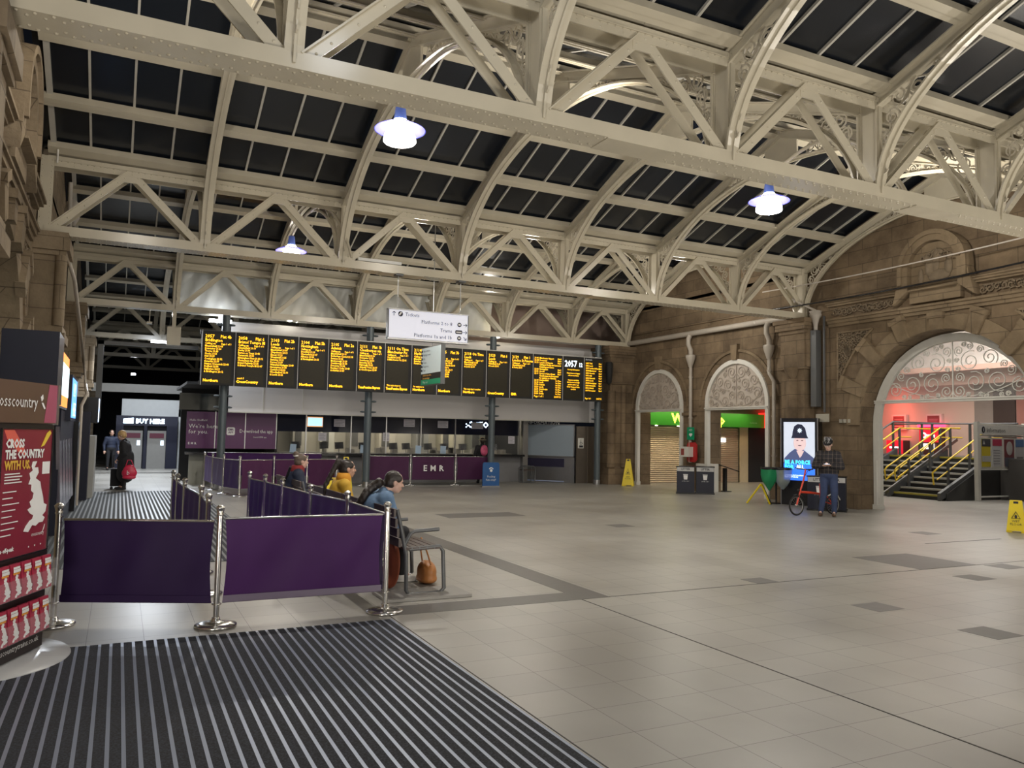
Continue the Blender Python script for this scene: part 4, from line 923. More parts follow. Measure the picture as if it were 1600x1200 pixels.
TX = [
 ("2057", "Plat 4b", "Bridlington", ["Meadowhall 21:03", "Doncaster 21:26", "Thorne 21:43", "Goole 21:53", "Hull 22:25", "Cottingham 22:32", "Beverley 22:39", "Hutton Cranswick 22:48", "Driffield 22:54", "Nafferton 22:59", "& Bridlington 23:12"], "", "Northern"),
 ("2058", "Plat 6", "Bristol Temple M", ["Chesterfield 21:10", "Derby 21:30", "Burton on Trent 21:42", "Tamworth 21:52", "Birmingham New St 22:12", "Cheltenham Spa 23:00", "Bristol Parkway 23:35", "& Bristol Temple M 23:47"], "coach 5", "CrossCountry"),
 ("2103", "Plat 2b", "Leeds", ["Meadowhall 21:09", "Chapeltown 21:15", "Elsecar 21:21", "Wombwell 21:25", "Barnsley 21:31", "Darton 21:37", "Wakefield Kirkgate 21:49", "Normanton 21:55", "Castleford 22:02", "Woodlesford 22:10", "& Leeds 22:22"], "", "Northern"),
 ("2104", "Plat 5b", "Nottingham", ["Dronfield 21:10", "Chesterfield 21:17", "Alfreton 21:28", "& Nottingham 21:55"], "", "Northern"),
 ("2105", "Plat 2a", "Adwick", ["Meadowhall 21:11", "Rotherham Central 21:18", "Swinton 21:26", "Mexborough 21:29", "Conisbrough 21:33", "Doncaster 21:42", "Bentley S Yorks 21:48", "& Adwick 21:53"], "", "Northern"),
 ("2111", "Plat 1b", "Cleethorpes via", ["Meadowhall 21:16", "Doncaster 21:35", "Scunthorpe 22:01", "Barnetby 22:16", "Habrough 22:25", "Grimsby Town 22:37", "& Cleethorpes 22:49"], "", "TransPennine Express"),
 ("2111", "On Time", "Manchester Pic", ["Stockport 21:53", "& Manchester Pic 22:05"], "This train stops at", "TransPennine Express"),
 ("2114", "Plat 3a", "Huddersfield", ["Meadowhall 21:20", "Barnsley 21:36", "Penistone 21:53"], "for stations to", "Northern"),
 ("2115", "Plat 3b", "Hull", ["Meadowhall 21:21", "Doncaster 21:45", "Thorne North 22:01", "Goole 22:11", "Gilberdyke 22:19", "Brough 22:28", "Hessle 22:36", "& Hull 22:46"], "", "Northern"),
 ("2118", "On Time", "Leeds", ["Meadowhall 21:24", "Wakefield 21:51", "& Leeds 22:10"], "This train has 3 coaches", "Northern"),
 ("2123", "Plat 6", "Leeds", ["Wakefield 21:47", "& Leeds 22:05"], "", "CrossCountry"),
 ("2129", "Plat 1", "London St Pancras", ["Chesterfield 21:41", "& Derby 22:01"], "", "EMR"),
]
T_, B_ = 4.37, 2.88
for i in range(15):
    x0, x1 = BX[i]+.004, BX[i+1]-.004; w = x1-x0
    labs = ['amber departure panel for %s, %s from the left' % (('Bridlington', 'Bristol', 'Leeds at 2103', 'Nottingham', 'Adwick', 'Cleethorpes', 'Manchester', 'Huddersfield', 'Hull', 'Leeds at 2118', 'Leeds at 2123', 'London')[i], ORD[i])] if i < 12 else [['wide amber list of later departures', 'panel with the white clock 2057 12', 'amber Arrivals panel at the right end of the board'][i-12]]
    t = thing('departure_board', labs[0], 'departure board', (x0, 23.4, B_), 'departure board panels')
    m = MB(); m.box(x0, x1, 23.12, 23.40, B_, T_); m.build('casing', BLACKM, t)
    yb = 23.118
    m = MB(); m.box(x0+.06, x1-.09, yb-.004, yb, B_+.05, T_-.07); m.build('screen', LEDB, t)
    m = MB(); m.box(x0-.004, x0+.008, yb-.012, yb, B_, T_+.02); m.lathe([(0, -.012), (.014, 0), (0, .012)], (x0, yb-.005, B_-.01), 8); m.build('edge_trim', GREY, t)
    m = MB(); g = lambda st, sz, x, z, al='LEFT', b=.001, ws=.95: m.text(st, sz, (x, yb-.008, z), align=al, wscale=ws, bold=b)
    if i < 12:
        a, b_, c, stops, note, op = TX[i]; xl, xrr = x0+.075, x1-.10
        z = T_-.19
        g(a, .125, xl, z); g(b_, .125, xrr, z, 'RIGHT', ws=.85); z -= .105; g(c, .12, xl, z, ws=.85); z -= .078
        g('Calling at:', .075, xl, z); g('Page 1 of 1', .07, xrr, z, 'RIGHT', ws=.85); z -= .072
        for q in stops: g(q, .075, xl, z, ws=.85); z -= .0705
        if note: g(note, .075, xl, B_+.19, ws=.8)
        g(op, .105, xl-.02, B_+.085, b=.003, ws=.72 if len(op) > 12 else .95)
    elif i == 12:
        z = T_-.15; rows = [("21:41", "Manchester Airport", "Plat 8"), ("21:44", "Doncaster", "Plat 4"), ("21:51", "London St Pancras", "Plat 6"), ("", "Calling at Derby and Leicester", ""), ("", "Kettering and Luton", ""), ("22:03", "Nottingham", "Plat 5"), ("22:05", "Lincoln", "Plat 3"), ("22:11", "Liverpool Lime Street", "Plat 1"), ("", "Cleethorpes via Doncaster", ""), ("", "for stations to Grimsby", ""), ("22:14", "Huddersfield", "On Time"), ("22:18", "Leeds", "On Time"), ("22:24", "Adwick", "On Time"), ("22:29", "Leeds", "On Time"), ("22:35", "Scunthorpe", "On Time"), ("22:38", "York", "On Time"), ("22:50", "Derby", "On Time")]
        for a, b_, c in rows:
            if a: g(a, .075, x0+.05, z)
            g(b_, .075, x0+.24, z, ws=.9); g(c, .07, x1-.06, z, 'RIGHT', ws=.85); z -= .074
        g('Page 1 of 1', .085, x0+.05, B_+.06); g('20:57:12', .08, x1-.06, B_+.06, 'RIGHT')
    elif i == 13:
        z = B_+1.02; g('Security Information', .06, (x0+x1)/2, z, 'CENTER')
        for k, q in enumerate(('Please keep your luggage', 'with you at all times', '', 'If you see something', 'that does not look right', 'speak to staff or text', 'British Transport Police', 'on 61016')): g(q, .062, (x0+x1)/2, z-.12-.078*k, 'CENTER', ws=.82)
    else:
        z = T_-.22
        for k, q in enumerate(('York', 'Leeds', 'London St Pancras', 'Manchester', 'Norwich', 'Hull', 'Plymouth', 'Lincoln', 'Nottingham', 'Newcastle', 'Adwick', 'Doncaster')):
            if k % 1 == 0: g('20%02d' % (58-(12-k) % 9), .07, x0+.06, z)
            g(q, .07, x0+.21, z, ws=.85); g('Plat %d' % (k % 8+1), .065, x1-.05, z, 'RIGHT', ws=.8); z -= .085
        g('Page 1 of 1', .075, x0+.05, B_+.06, ws=.7); g('20:57:12', .075, x1-.05, B_+.06, 'RIGHT', ws=.8)
    m.build('lettering', AMBER, t)
    if i == 13:
        m = MB(); m.text('2057', .30, (x0+.07, yb-.009, B_+1.14), wscale=.8, bold=.004); m.text('12', .19, (x0+.62, yb-.009, B_+1.15), wscale=.8, bold=.002); m.build('clock_digits', LEDW, t)
    if i == 14:
        m = MB(); m.text('Arrivals', .085, (x0+.05, yb-.009, T_-.10)); m.build('heading', mat('pale_lettering', (.5, .5, .5), .5, emit=.6, var=0), t)
t = thing('board_support_rail', 'grey steel rail and white trim running along the top of the departure boards', 'support rail', (1.9, 23.3, 4.4))
m = MB(); m.box(2.7, 15.0, 23.30, 23.38, 4.37, 4.42); m.build('trim', WHITE, t)
m = MB(); m.box(1.9, 15.1, 23.42, 23.5, 4.3, 4.42); m.box(1.9, 15.1, 23.42, 23.5, 2.9, 3.0); m.build('rail', DSTEEL, t)

# ------------------------------------------------------------------ bulkhead and ticket office
m = MB(); m.box(2.85, 15.75, 24.6, 24.72, 2.185, 4.86)
for x in (4.9, 6.6, 8.8, 10.4, 12.5): m.box(x, x+.012, 24.597, 24.6, 2.2, 2.95)
bh = m.build('wall_back', GREY, kind='structure')
m = MB(); m.box(2.85, 15.75, 24.56, 24.74, 2.165, 2.20); m.box(3.82, 3.84, 24.585, 24.6, 2.2, 3.0); m.box(5.0, 5.02, 24.585, 24.6, 2.2, 3.0); m.build('trim_1', WHITE, kind='structure')
m = MB(); m.box(1.7, 15.8, 24.72, 29.5, 2.96, 3.04); m.build('ceiling', BLACKM, kind='structure')
# upper wall behind the third girder on the right, and gable
m = MB(); m.box(9.0, 18.4, 26.4, 26.6, 3.0, 7.6); m.build('wall_back', mat('pinkish_render', (.50, .38, .32), .8, var=.15, scale=1), kind='structure')
# white sheeting
m = MB(); vs = []; nu, nv = 90, 16
for i in range(nu+1):
    for j in range(nv+1):
        x = 1.3+9.9*i/nu; z = 4.95+1.35*j/nv
        vs.append((x, 24.35+.05*sin(x*6+z*3+sin(x*1.7)*2)+.03*sin(x*15-z*5), z))
m.add(vs, [(i*(nv+1)+j, (i+1)*(nv+1)+j, (i+1)*(nv+1)+j+1, i*(nv+1)+j+1) for i in range(nu) for j in range(nv)], True)
sh_ = m.build('plastic_sheeting', mat('white_polythene', (.60, .61, .58), .35, var=.08, scale=1.5)); tag(sh_, 'crumpled white plastic sheeting hung behind the third girder', 'sheeting')
# office box
m = MB(); m.box(4.45, 13.0, 28.6, 28.7, 0, 3.0); m.build('wall_back', mat('office_wall', (.62, .58, .47), .7), kind='structure')
m = MB(); m.box(1.75, 4.45, 27.5, 27.6, 0, 3.0); m.box(4.38, 4.46, 25.55, 28.6, 0, 3.0); m.box(13.0, 13.1, 25.6, 28.6, 0, 3.0); m.build('wall_back', BLACKM, kind='structure')
t = thing('ticket_office_front', 'glazed ticket office front with dark header and silver mullions', 'shopfront', (4.45, 25.5, 0))
m = MB(); m.box(4.45, 12.95, 25.52, 25.56, 1.64, 2.22); m.build('dark_header', mat('dark_navy_glass', (.012, .014, .03), .12), t)
GLS = mat('clear_glass', (.9, .93, .95), .30, trans=1.0, alpha=.12, var=0, spec=.2)
for k, (a, b_) in enumerate([(4.45, 5.32), (5.32, 6.77), (6.77, 7.96), (7.96, 9.18), (9.18, 10.44), (10.44, 11.74), (11.74, 12.9)]):
    m = MB(); m.box(a+.02, b_-.02, 25.50, 25.506, .97, 1.64); m.build('window_pane', GLS, t)
    m = MB(); m.box(b_-.018, b_+.018, 25.46, 25.51, .95, 2.2); m.build('mullion', STEEL, t)
m = MB(); m.box(1.78, 13.0, 25.15, 25.62, .90, .97); 
ct = m.build('ticket_counter', BLACK); tag(ct, 'long black ticket counter top running under the office windows', 'counter')
m = MB(); m.box(4.45, 13.0, 25.5, 25.58, 0, .9); m.build('front', mat('grey_counter_front', (.20, .20, .21), .5), ct)
m = MB(); m.box(1.9, 4.4, 25.5, 25.6, .0, .9); m.build('front', mat('pale_counter_front', (.34, .34, .29), .6), ct)
# purple posters left of the windows
for k, (a, b_) in enumerate(((1.78, 2.60), (2.60, 3.47), (3.47, 4.40))):
    t = thing('poster_panel', ['purple wall poster reading We\'re here for you', 'purple wall poster with white app square, middle of three', 'purple wall poster reading Download the app, right of three'][k], 'poster', (a, 25.5, 1.1), 'purple wall posters')
    m = MB(); m.box(a+.01, b_-.01, 25.48, 25.52, 1.08, 2.18); m.build('panel', mat('bright_plum', (.115, .022, .12), .4), t)
    m = MB(); m.box(b_-.012, b_+.012, 25.47, 25.49, 1.08, 2.2); m.build('edge', STEEL, t)
    m = MB()
    if k == 0: m.text('Hello Sheffield', .085, (1.87, 25.478, 1.90)); m.text("We're here\nfor you.", .175, (1.85, 25.478, 1.69), line=.95); m.text('EMR', .09, (1.85, 25.478, 1.2), spacing=1.7, bold=.003)
    if k == 1: m.prism([(3.05+c, 1.61+d) for c, d in ((-.09, -.12), (.09, -.12), (.12, -.09), (.12, .09), (.09, .12), (-.09, .12), (-.12, .09), (-.12, -.09))], (0, 25.478, 0), (1, 0, 0), (0, 0, 1), .003); m.text('Do', .15, (3.30, 25.478, 1.57))
    if k == 2: m.text('wnload the app', .15, (3.50, 25.478, 1.57), wscale=.86); m.text('Search EMR app', .06, (3.72, 25.478, 1.42))
    m.build('lettering', TXT, t)
    if k == 1:
        m = MB(); m.text('EMR\nAPP', .085, (3.05, 25.474, 1.63), align='CENTER', bold=.002); m.build('emblem', mat('plum_lettering', (.1, .02, .12), .5), t)
# things inside the office
items = [(5.35, 5.85, 1.80, 2.12, 'lit screen with orange border behind the office glass', 'lit'), (6.21, 6.57, 1.82, 2.06, 'white notice taped on the second office pane', 'sheet'), (8.57, 8.96, 1.87, 2.12, 'white notice on the office glass right of the second column', 'sheet'), (9.79, 10.17, 1.86, 2.10, 'white notice left of the mirrored cafe sign', 'sheet'), (11.05, 11.5, 1.86, 2.08, 'white notice over the mirrored cafe sign', 'sheet'), (5.72, 5.98, 1.36, 1.62, 'white notice low on the second pane', 'sheet'), (7.86, 8.08, 1.38, 1.66, 'pinkish notice on the mullion beside the second column', 'sheet'), (12.5, 12.75, 1.35, 1.62, 'pink notice on the last office pane', 'sheet')]
for a, b_, z0, z1, lab, k in items:
    m = MB(); m.box(a, b_, 25.488, 25.498, z0, z1); o = m.build('notice' if k == 'sheet' else 'display_screen', mat('paper', (.62, .60, .66), .6) if k == 'sheet' else mat('orange_border', (.9, .4, .1), .5, emit=.8, var=0)); tag(o, lab, 'notice' if k == 'sheet' else 'screen')
    m = MB()
    if k == 'sheet':
        for q in range(4): m.box(a+.03, b_-.03-.05*(q % 2), 25.484, 25.488, z0+(z1-z0)*(.2+.2*q), z0+(z1-z0)*(.2+.2*q)+.012)
        m.build('print', mat('grey_print', (.2, .2, .24), .6), o)
    else: m.box(a+.02, b_-.02, 25.484, 25.488, z0+.03, z1-.03); m.build('picture', mat('blue_screen_image', (.35, .6, 1), .5, emit=1.6, var=.3), o)
m = MB(); m.text('OIIii:C-:', .29, (11.72, 25.50, 1.90), (-1, 0, 0), bold=.006, wscale=.95)
o = m.build('cafe_sign', GLOWB); tag(o, 'blue white glowing sign seen reversed in the office header', 'sign')
for k, x in enumerate((5.1, 6.0, 6.5, 7.3, 8.35, 8.8, 9.6, 10.2, 10.9, 12.1)):
    t = thing('computer_monitor', 'black counter monitor, %s from the left in the ticket office' % ORD[k], 'monitor', (x, 25.85, .97), 'monitors on the ticket counter')
    m = MB(); m.bar((x-.13, 25.95, 1.2), (x+.13, 25.85, 1.22), .22, .03, (.3, 1, 0)); m.build('screen', BLACK, t)
    m = MB(); m.cyl((x, 25.9, .97), (x, 25.9, 1.2), .015, n=8); m.box(x-.07, x+.07, 25.83, 25.97, .97, .98); m.build('stand', DSTEEL, t)
random.seed(3)
for k, x in enumerate((4.9, 7.15, 9.05, 9.95, 11.55)):
    m = MB(); m.bar((x, 25.35, .98), (x+.03, 25.40, 1.24), .19, .02, (.3, 1, .2)); o = m.build('counter_card', mat('pale_blue_card', (.38, .52, .68), .5)); tag(o, 'pale blue card stand, %s from the left on the counter' % ORD[k], 'card stand', 'card stands on the ticket counter')
for k, (x, w, h0, h1, c) in enumerate(((5.4, .5, .0, 2.3, (.55, .52, .42)), (6.35, .5, 0, 2.0, (.6, .58, .48)), (7.4, .5, 0, 2.1, (.28, .26, .22)), (8.5, .6, 0, 1.9, (.5, .46, .36)), (9.9, .5, 0, 2.0, (.22, .22, .2)), (10.9, .5, 0, 2.1, (.5, .46, .33)), (12.1, .6, 0, 1.9, (.16, .17, .14)))):
    t = thing('filing_cabinet', 'office cupboard against the back wall, %s from the left' % ORD[k], 'cupboard', (x, 28.2, 0), 'cupboards in the ticket office')
    m = MB(); m.box(x, x+w, 28.0, 28.55, h0, h1); m.build('body', mat('cupboard_%d' % k, c, .5), t)
    m = MB(); m.box(x+.08, x+w*.6, 27.985, 28.0, 1.15, 1.65); m.build('poster', mat('dark_notice', (.05, .05, .05), .5), t)
    m = MB()
    for q in range(3): m.box(x+.03, x+w-.03, 27.98, 28.0, .3+.3*q, .32+.3*q)
    m.build('door_line', BLACKM, t)
m = MB()
for k in range(22): 
    x = 5+7.6*random.random(); s = .05+.08*random.random(); m.box(x, x+s*1.6, 26.1, 26.3, .98, .98+s*1.6)
m.box(4.6, 12.9, 26.0, 26.5, .93, .98); o = m.build('desk_clutter', mat('paper_clutter', (.30, .28, .24), .6, var=.4, scale=3)); tag(o, 'papers, cups and boxes heaped on the desk behind the glass', 'clutter', kind='stuff')

# information window (angled), stainless panels
t = thing('information_window', 'angled steel information window with closed grey blind', 'window unit', (13.3, 25.8, 0))
a = Vector((13.3, 25.75, 0)); b_ = Vector((14.55, 24.3, 0)); d = (b_-a).normalized(); nn = Vector((d.y, -d.x, 0))
def slab(m, u0, u1, z0, z1, off, th): m.strip([a+d*u0+nn*off+Vector((0, 0, z0)), a+d*u1+nn*off+Vector((0, 0, z0))], [a+d*u0+nn*off+Vector((0, 0, z1)), a+d*u1+nn*off+Vector((0, 0, z1))], nn*-th)
L = (b_-a).length
m = MB(); slab(m, 0, L, 0, .92, 0, .08); slab(m, 0, .03, .92, 2.08, .02, .08); slab(m, L-.03, L, .92, 2.08, .02, .08); slab(m, 0, L, 2.05, 2.08, .02, .08); slab(m, 0, L, .92, .95, .10, .18); m.build('steel_frame', STEEL, t)
m = MB(); slab(m, .03, L-.03, .95, 2.05, 0, .03); 
for k in range(12): slab(m, .03, L-.03, 1.0+.085*k, 1.006+.085*k, .004, .01)
m.build('blind', mat('grey_blind', (.30, .36, .42), .5, var=.05, scale=1), t)
m = MB(); slab(m, .02, L*.80, .55, .85, .006, .01); m.build('dark_panel', mat('dark_steel_panel', (.07, .065, .12), .25, .6), t)
m = MB(); slab(m, .02, L*.80, .03, .06, .01, .01); m.build('kick_light', mat('bluish_strip', (.5, .6, .9), .4), t)
m = MB(); m.text('INFORMATION', .20, a+d*.05+nn*.03+Vector((0, 0, 2.07)), d, (0, 0, 1), wscale=.95); o = m.build('lettering', TXT, t)
m = MB(); m.box(13.0, 13.2, 25.3, 25.6, 0, 2.5); o = m.build('steel_jamb', STEEL); tag(o, 'steel door jamb between the last office window and the information window', 'jamb')
m = MB(); m.strip([(14.6, 24.25, 0), (15.75, 24.1, 0)], [(14.6, 24.25, 2.02), (15.75, 24.1, 2.02)], (0, .06, 0)); m.cyl((15.0, 24.16, .02), (15.0, 24.16, 1.95), .012); o = m.build('metal_door', mat('brown_steel', (.20, .17, .14), .3, .7)); tag(o, 'tall brushed steel panel right of the information window', 'panel')
m = MB(); m.strip([(14.64, 24.23, 1.24), (14.86, 24.20, 1.24)], [(14.64, 24.23, 1.60), (14.86, 24.20, 1.60)], (0, -.01, 0)); o = m.build('wheelchair_sign', WHITE); tag(o, 'white wheelchair symbol sign on the steel panel', 'sign')
m = MB(); c = (14.75, 24.19, 1.44); m.tube([(c[0]+.045*cos(q), c[1], c[2]-.02+.045*sin(q)) for q in [pi*.7+k*pi*1.3/9 for k in range(10)]], .006); m.tube([(c[0]-.01, c[1], c[2]+.08), (c[0]-.005, c[1], c[2]+.0), (c[0]+.04, c[1], c[2]), (c[0]+.06, c[1], c[2]-.05)], .007); m.ell((c[0]-.01, c[1], c[2]+.10), (.014, .006, .014)); m.box(14.68, 14.83, 24.185, 24.2, 1.27, 1.34); m.build('symbol', TXTK, o)
t = thing('small_bench', 'small grey tubular seat in front of the last office window', 'seat', (12.7, 24.9, 0))
m = MB(); m.tube([(12.72, 24.7, .0+.02), (12.7, 24.7, .5), (12.78, 24.7, .58), (13.12, 24.7, .58), (13.2, 24.7, .5), (13.18, 24.7, .02), (12.72, 24.7, .02)], .02); m.tube([(12.72, 25.0, .02), (12.7, 25.0, .5), (12.78, 25.0, .58), (13.12, 25.0, .58), (13.2, 25.0, .5), (13.18, 25.0, .02), (12.72, 25.0, .02)], .02); m.build('frame', DSTEEL, t)
m = MB(); m.box(12.74, 13.16, 24.68, 25.02, .43, .46); m.build('seat', WOOD, t)
# blue paw sign
t = thing('floor_sign', 'blue A-frame sign with white paw print', 'sign', (11.0, 22.9, 0))
m = MB(); m.prism([(10.36, .04), (10.94, .04), (10.94, .72), (10.90, .78), (10.40, .78), (10.36, .72)], (0, 22.95, 0), (1, 0, 0), (0, 0, 1), .04); m.build('board', mat('blue_sign', (.02, .10, .30), .4), t)
m = MB(); m.box(10.34, 10.96, 22.9, 23.0, 0, .04); m.build('foot', STEEL, t)
m = MB(); m.text('Feeling\nfun-ctay?', .10, (10.65, 22.905, .30), align='CENTER'); 
for dx_, dz_, r_ in ((0, .52, .045), (-.055, .58, .02), (-.02, .605, .022), (.02, .605, .022), (.055, .58, .02)): m.ell((10.65+dx_, 22.91, dz_), (r_, .004, r_))
m.build('lettering', TXT, t)
# ------------------------------------------------------------------ ticket machine house at the far left
t = thing('ticket_machine_house', 'white portal with dark ticket machine wall reading BUY HERE', 'ticket machines', (.0, 36, 0))
m = MB(); m.box(0.05, 2.75, 36.3, 39, 2.15, 2.85); m.prism([(2.2, 0), (2.6, 0), (2.8, .6), (2.8, 1.8), (2.5, 2.8), (2.2, 2.8)], (0, 36.0, 0), (1, 0, 0), (0, 0, 1), -1.5); m.box(.05, 2.3, 36.0, 36.3, 2.15, 2.8); m.build('portal', mat('pale_grey_wall', (.50, .52, .52), .6), t)
m = MB(); m.box(-.13, 2.16, 35.6, 36.0, 1.75, 2.15); m.box(1.75, 2.16, 35.6, 36.0, 0, 1.75); m.box(-.13, .15, 35.6, 36, 0, 1.75); m.box(.9, 1.02, 35.6, 36, 0, 1.75); m.box(-.13, 2.16, 35.9, 36, 0, 1.75); m.build('dark_surround', NAVY, t)
m = MB(); m.text('BUY HERE', .26, (.58, 35.59, 1.85), bold=.010, wscale=.92); m.prism([(.13, 1.84), (.5, 1.84), (.5, 2.06), (.13, 2.02)], (0, 35.59, 0), (1, 0, 0), (0, 0, 1), .003); m.build('lit_sign', GLOWB, t)
for x in (.16, 1.04):
    m = MB(); m.box(x, x+.70, 35.68, 35.9, .0, 1.55); u_ = m.build('machine', mat('machine_grey', (.30, .30, .29), .35, .5), t)
    m = MB(); m.box(x+.08, x+.62, 35.66, 35.68, 1.25, 1.45); m.build('label', mat('machine_plum', (.12, .03, .05), .4), u_)
    m = MB(); m.box(x+.5, x+.62, 35.65, 35.68, .95, 1.15); m.build('screen', mat('machine_screen', (.7, .85, 1), .4, emit=1.5), u_)
t = thing('overhead_beam', 'dark horizontal canopy beam above the ticket machines', 'beam', (-1.2, 32, 2.9)); m = MB(); m.box(-1.2, 2.9, 32.0, 32.2, 2.95, 3.25); m.build('beam', mat('grey_canopy', (.20, .20, .19), .6), t)
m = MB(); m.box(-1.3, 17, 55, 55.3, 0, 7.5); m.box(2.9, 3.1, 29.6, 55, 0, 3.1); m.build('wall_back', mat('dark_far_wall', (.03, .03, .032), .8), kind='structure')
m = MB(); m.box(1.6, 2.8, 26.0, 26.1, 2.24, 2.75); o = m.build('steel_fascia', mat('polished_dark_fascia', (.10, .10, .09), .15, .9)); tag(o, 'reflective dark fascia above the purple posters', 'fascia')
# lights in the far area
m = MB(); m.box(2.15, 2.75, 23.84, 23.99, 4.72, 4.80); m.box(2.4, 2.5, 23.86, 23.92, 4.80, 4.90); o = m.build('fluorescent_light', FLUO); tag(o, 'bright white strip light over the first departure panel', 'light')
m = MB(); m.box(.9, 1.7, 31.9, 32.05, 4.82, 4.90); o = m.build('fluorescent_light', FLUO); tag(o, 'white strip light under the fourth girder', 'light')
m = MB(); m.box(.4, .6, 44, 44.1, 4.3, 4.4); o = m.build('fluorescent_light', FLUO); tag(o, 'tiny distant light in the dark far end', 'light')

# ------------------------------------------------------------------ white iron arch frames and tracery
def arch_frame(X, yc, zc, R, label, ztr, tracery='open', w=.17, jamb_to=0.0, big=False):
    t = thing('arch_frame', label, 'arch frame', (X, yc, 0))
    m = MB(); n = 28; A = arc_pts(yc, zc, R-w, n); B = arc_pts(yc, zc, R, n)
    m.strip([(X, y, z) for y, z in A], [(X, y, z) for y, z in B], (.10, 0, 0)); m.build('arch_ring', WHITE, t)
    for s in (-1, 1):
        m = MB(); y0, y1 = sorted((yc+s*R, yc+s*(R-w))); m.box(X, X+.12, y0, y1, 0, zc); m.box(X-.03, X+.14, y0-.01, y1+.01, 0, .12)
        if big: m.box(X-.02, X, (y0+y1)/2-.015, (y0+y1)/2+.015, 0, 1.2)
        m.build('jamb', WHITE, t)
    m = MB(); m.box(X-.02, X+.12, yc-R+.02, yc+R-.02, ztr-.07, ztr); m.box(X-.05, X+.13, yc-R+.02, yc+R-.02, ztr-.02, ztr+.01); m.build('transom', WHITE, t)
    m = MB(); th = ((1, 0, 0), .008, .009); Ri = R-w
    random.seed(4)
    def inside(y, z, r): return z-r > ztr+.0 and (y-yc)**2+(z-zc)**2 < (Ri-r)**2
    placed = []
    # mirrored scrolls filling the lunette
    k = 0
    for r in (.24, .19, .15, .115, .085, .06):
        if not big: r *= .8
        for tr in range(700):
            y = random.uniform(0.02, Ri); z = random.uniform(ztr, zc+Ri)
            if y < r*1.02 or not inside(yc+y, z, r): continue
            if any((y-a)**2+(z-b)**2 < (r+c)**2*1.0 for a, b, c in placed): continue
            placed.append((y, z, r)); h = random.choice((-1, 1)); a0 = random.random()*6.28
            for s in (-1, 1):
                m.tube([(X+.05, yc+s*p, q) for p, q in spiral((y, z), r, 1.75, a0, h, 22, .18)], 0, flat=th)
    m.box(X+.04, X+.06, yc-.012, yc+.012, ztr, zc+Ri)
    zz = ztr+.45*(zc+Ri-ztr); 
    for s in (-1, 1):
        m.tube([(X+.05, yc+s*Ri*.95*sin(q), ztr+.02+(zc+Ri-ztr)*.62*(1-cos(q))) for q in [pi/2*k/12 for k in range(13)]], 0, flat=th)
    m.build('tracery', WHITE if big else mat('tracery_beige', (.48, .42, .36), .5), t)
    m = MB()
    aa = math.acos(max(-1, min(1, (ztr-zc)/Ri))) if ztr > zc else pi/2
    aa = min(aa, pi/2); pts = [(yc+Ri*sin(q), zc+Ri*cos(q)) for q in [-aa+2*aa*k/24 for k in range(25)]]
    if ztr < zc: pts = [(yc-Ri, ztr)]+pts+[(yc+Ri, ztr)]
    m.prism([(y, z) for y, z in pts], (X+.075, 0, 0), (0, 1, 0), (0, 0, 1), .01)
    if tracery == 'panel': m.build('lunette_panel', OFFW, t)
    else: m.build('lunette_glass', mat('lunette_glass', (.9, .88, .86), .08, alpha=.12, var=0), t)
    return t
arch_frame(16.85, YC+.03, 2.07, 2.10, 'large white arch frame with scroll tracery before the stairs', 2.68, 'open', .19, big=True)
arch_frame(16.44, 21.98, 2.70, 1.30, 'white arch frame with closed lunette, left of the grey downpipe', 2.62, 'panel', .13)
arch_frame(16.44, 18.2, 2.70, 1.36, 'white arch frame with closed lunette, right of the grey downpipe', 2.62, 'panel', .13)
m = MB(); m.box(16.45, 16.95, 19.5, 19.98, 0, .88); m.lathe([(.2, .88), (.1, .92), (0, .93)], (16.7, 19.74, 0), 14)
o = m.build('pillar_guard', WHITE); tag(o, 'white painted block at the foot of the pier behind the blue bins', 'guard')

# ------------------------------------------------------------------ pipes, gutter, heater, cables
PIPE = mat('pipe_paint', (.42, .38, .33), .4)
t = thing('wall_gutter_pipe', 'long pale horizontal pipe above the two small arches', 'pipe', (16.3, 19.7, 5.02))
m = MB(); m.cyl((16.33, 15.6, 5.03), (16.33, 23.9, 5.03), .085, n=16); m.build('pipe', PIPE, t)
m = MB()
for y in (17.2, 20.2, 22.4): m.cyl((16.33, y, 5.0), (16.33, y, 5.06), .10, n=14); m.box(16.33, 16.5, y-.02, y+.02, 5.01, 5.05)
m.build('bracket', PIPE, t)
for y, lab in ((20.15, 'pale downpipe between the two small arches'), (16.72, 'pale downpipe beside the clustered stone pier')):
    t = thing('downpipe', lab, 'downpipe', (16.4, y, 0), 'wall downpipes'); x = 16.38
    m = MB(); m.tube([(16.33, y, 4.98), (x-.12, y, 4.85), (x-.12, y, 4.68), (x-.02, y, 4.5), (x-.02, y, 4.3)], .075, 12); m.build('swan_neck', PIPE, t)
    m = MB(); m.lathe([(.06, 3.95), (.075, 4.0), (.15, 4.22), (.16, 4.3), (.16, 4.34), (.08, 4.35)], (x-.03, y, 0), 16); m.build('hopper', PIPE, t)
    m = MB(); pts = [(x-.02, y, 4.0), (x-.02, y, 3.55), (x-.02, y+(.0 if y > 18 else -.18), 3.3), (x-.02, y+(.0 if y > 18 else -.18), .9)]; m.tube(pts, .055, 10)
    for z in (3.6, 2.3, 1.2): m.cyl((pts[-1][0], pts[-1][1] if z < 3.4 else y, z), (pts[-1][0], pts[-1][1] if z < 3.4 else y, z+.05), .068, n=12)
    m.build('pipe', PIPE, t)
t = thing('radiant_heater', 'tall dark grey post with cream bell top on the stone pier', 'heater', (16.2, 15.0, 2.6))
m = MB(); m.box(16.14, 16.32, 14.84, 15.02, 2.55, 4.55); m.build('housing', DSTEEL, t)
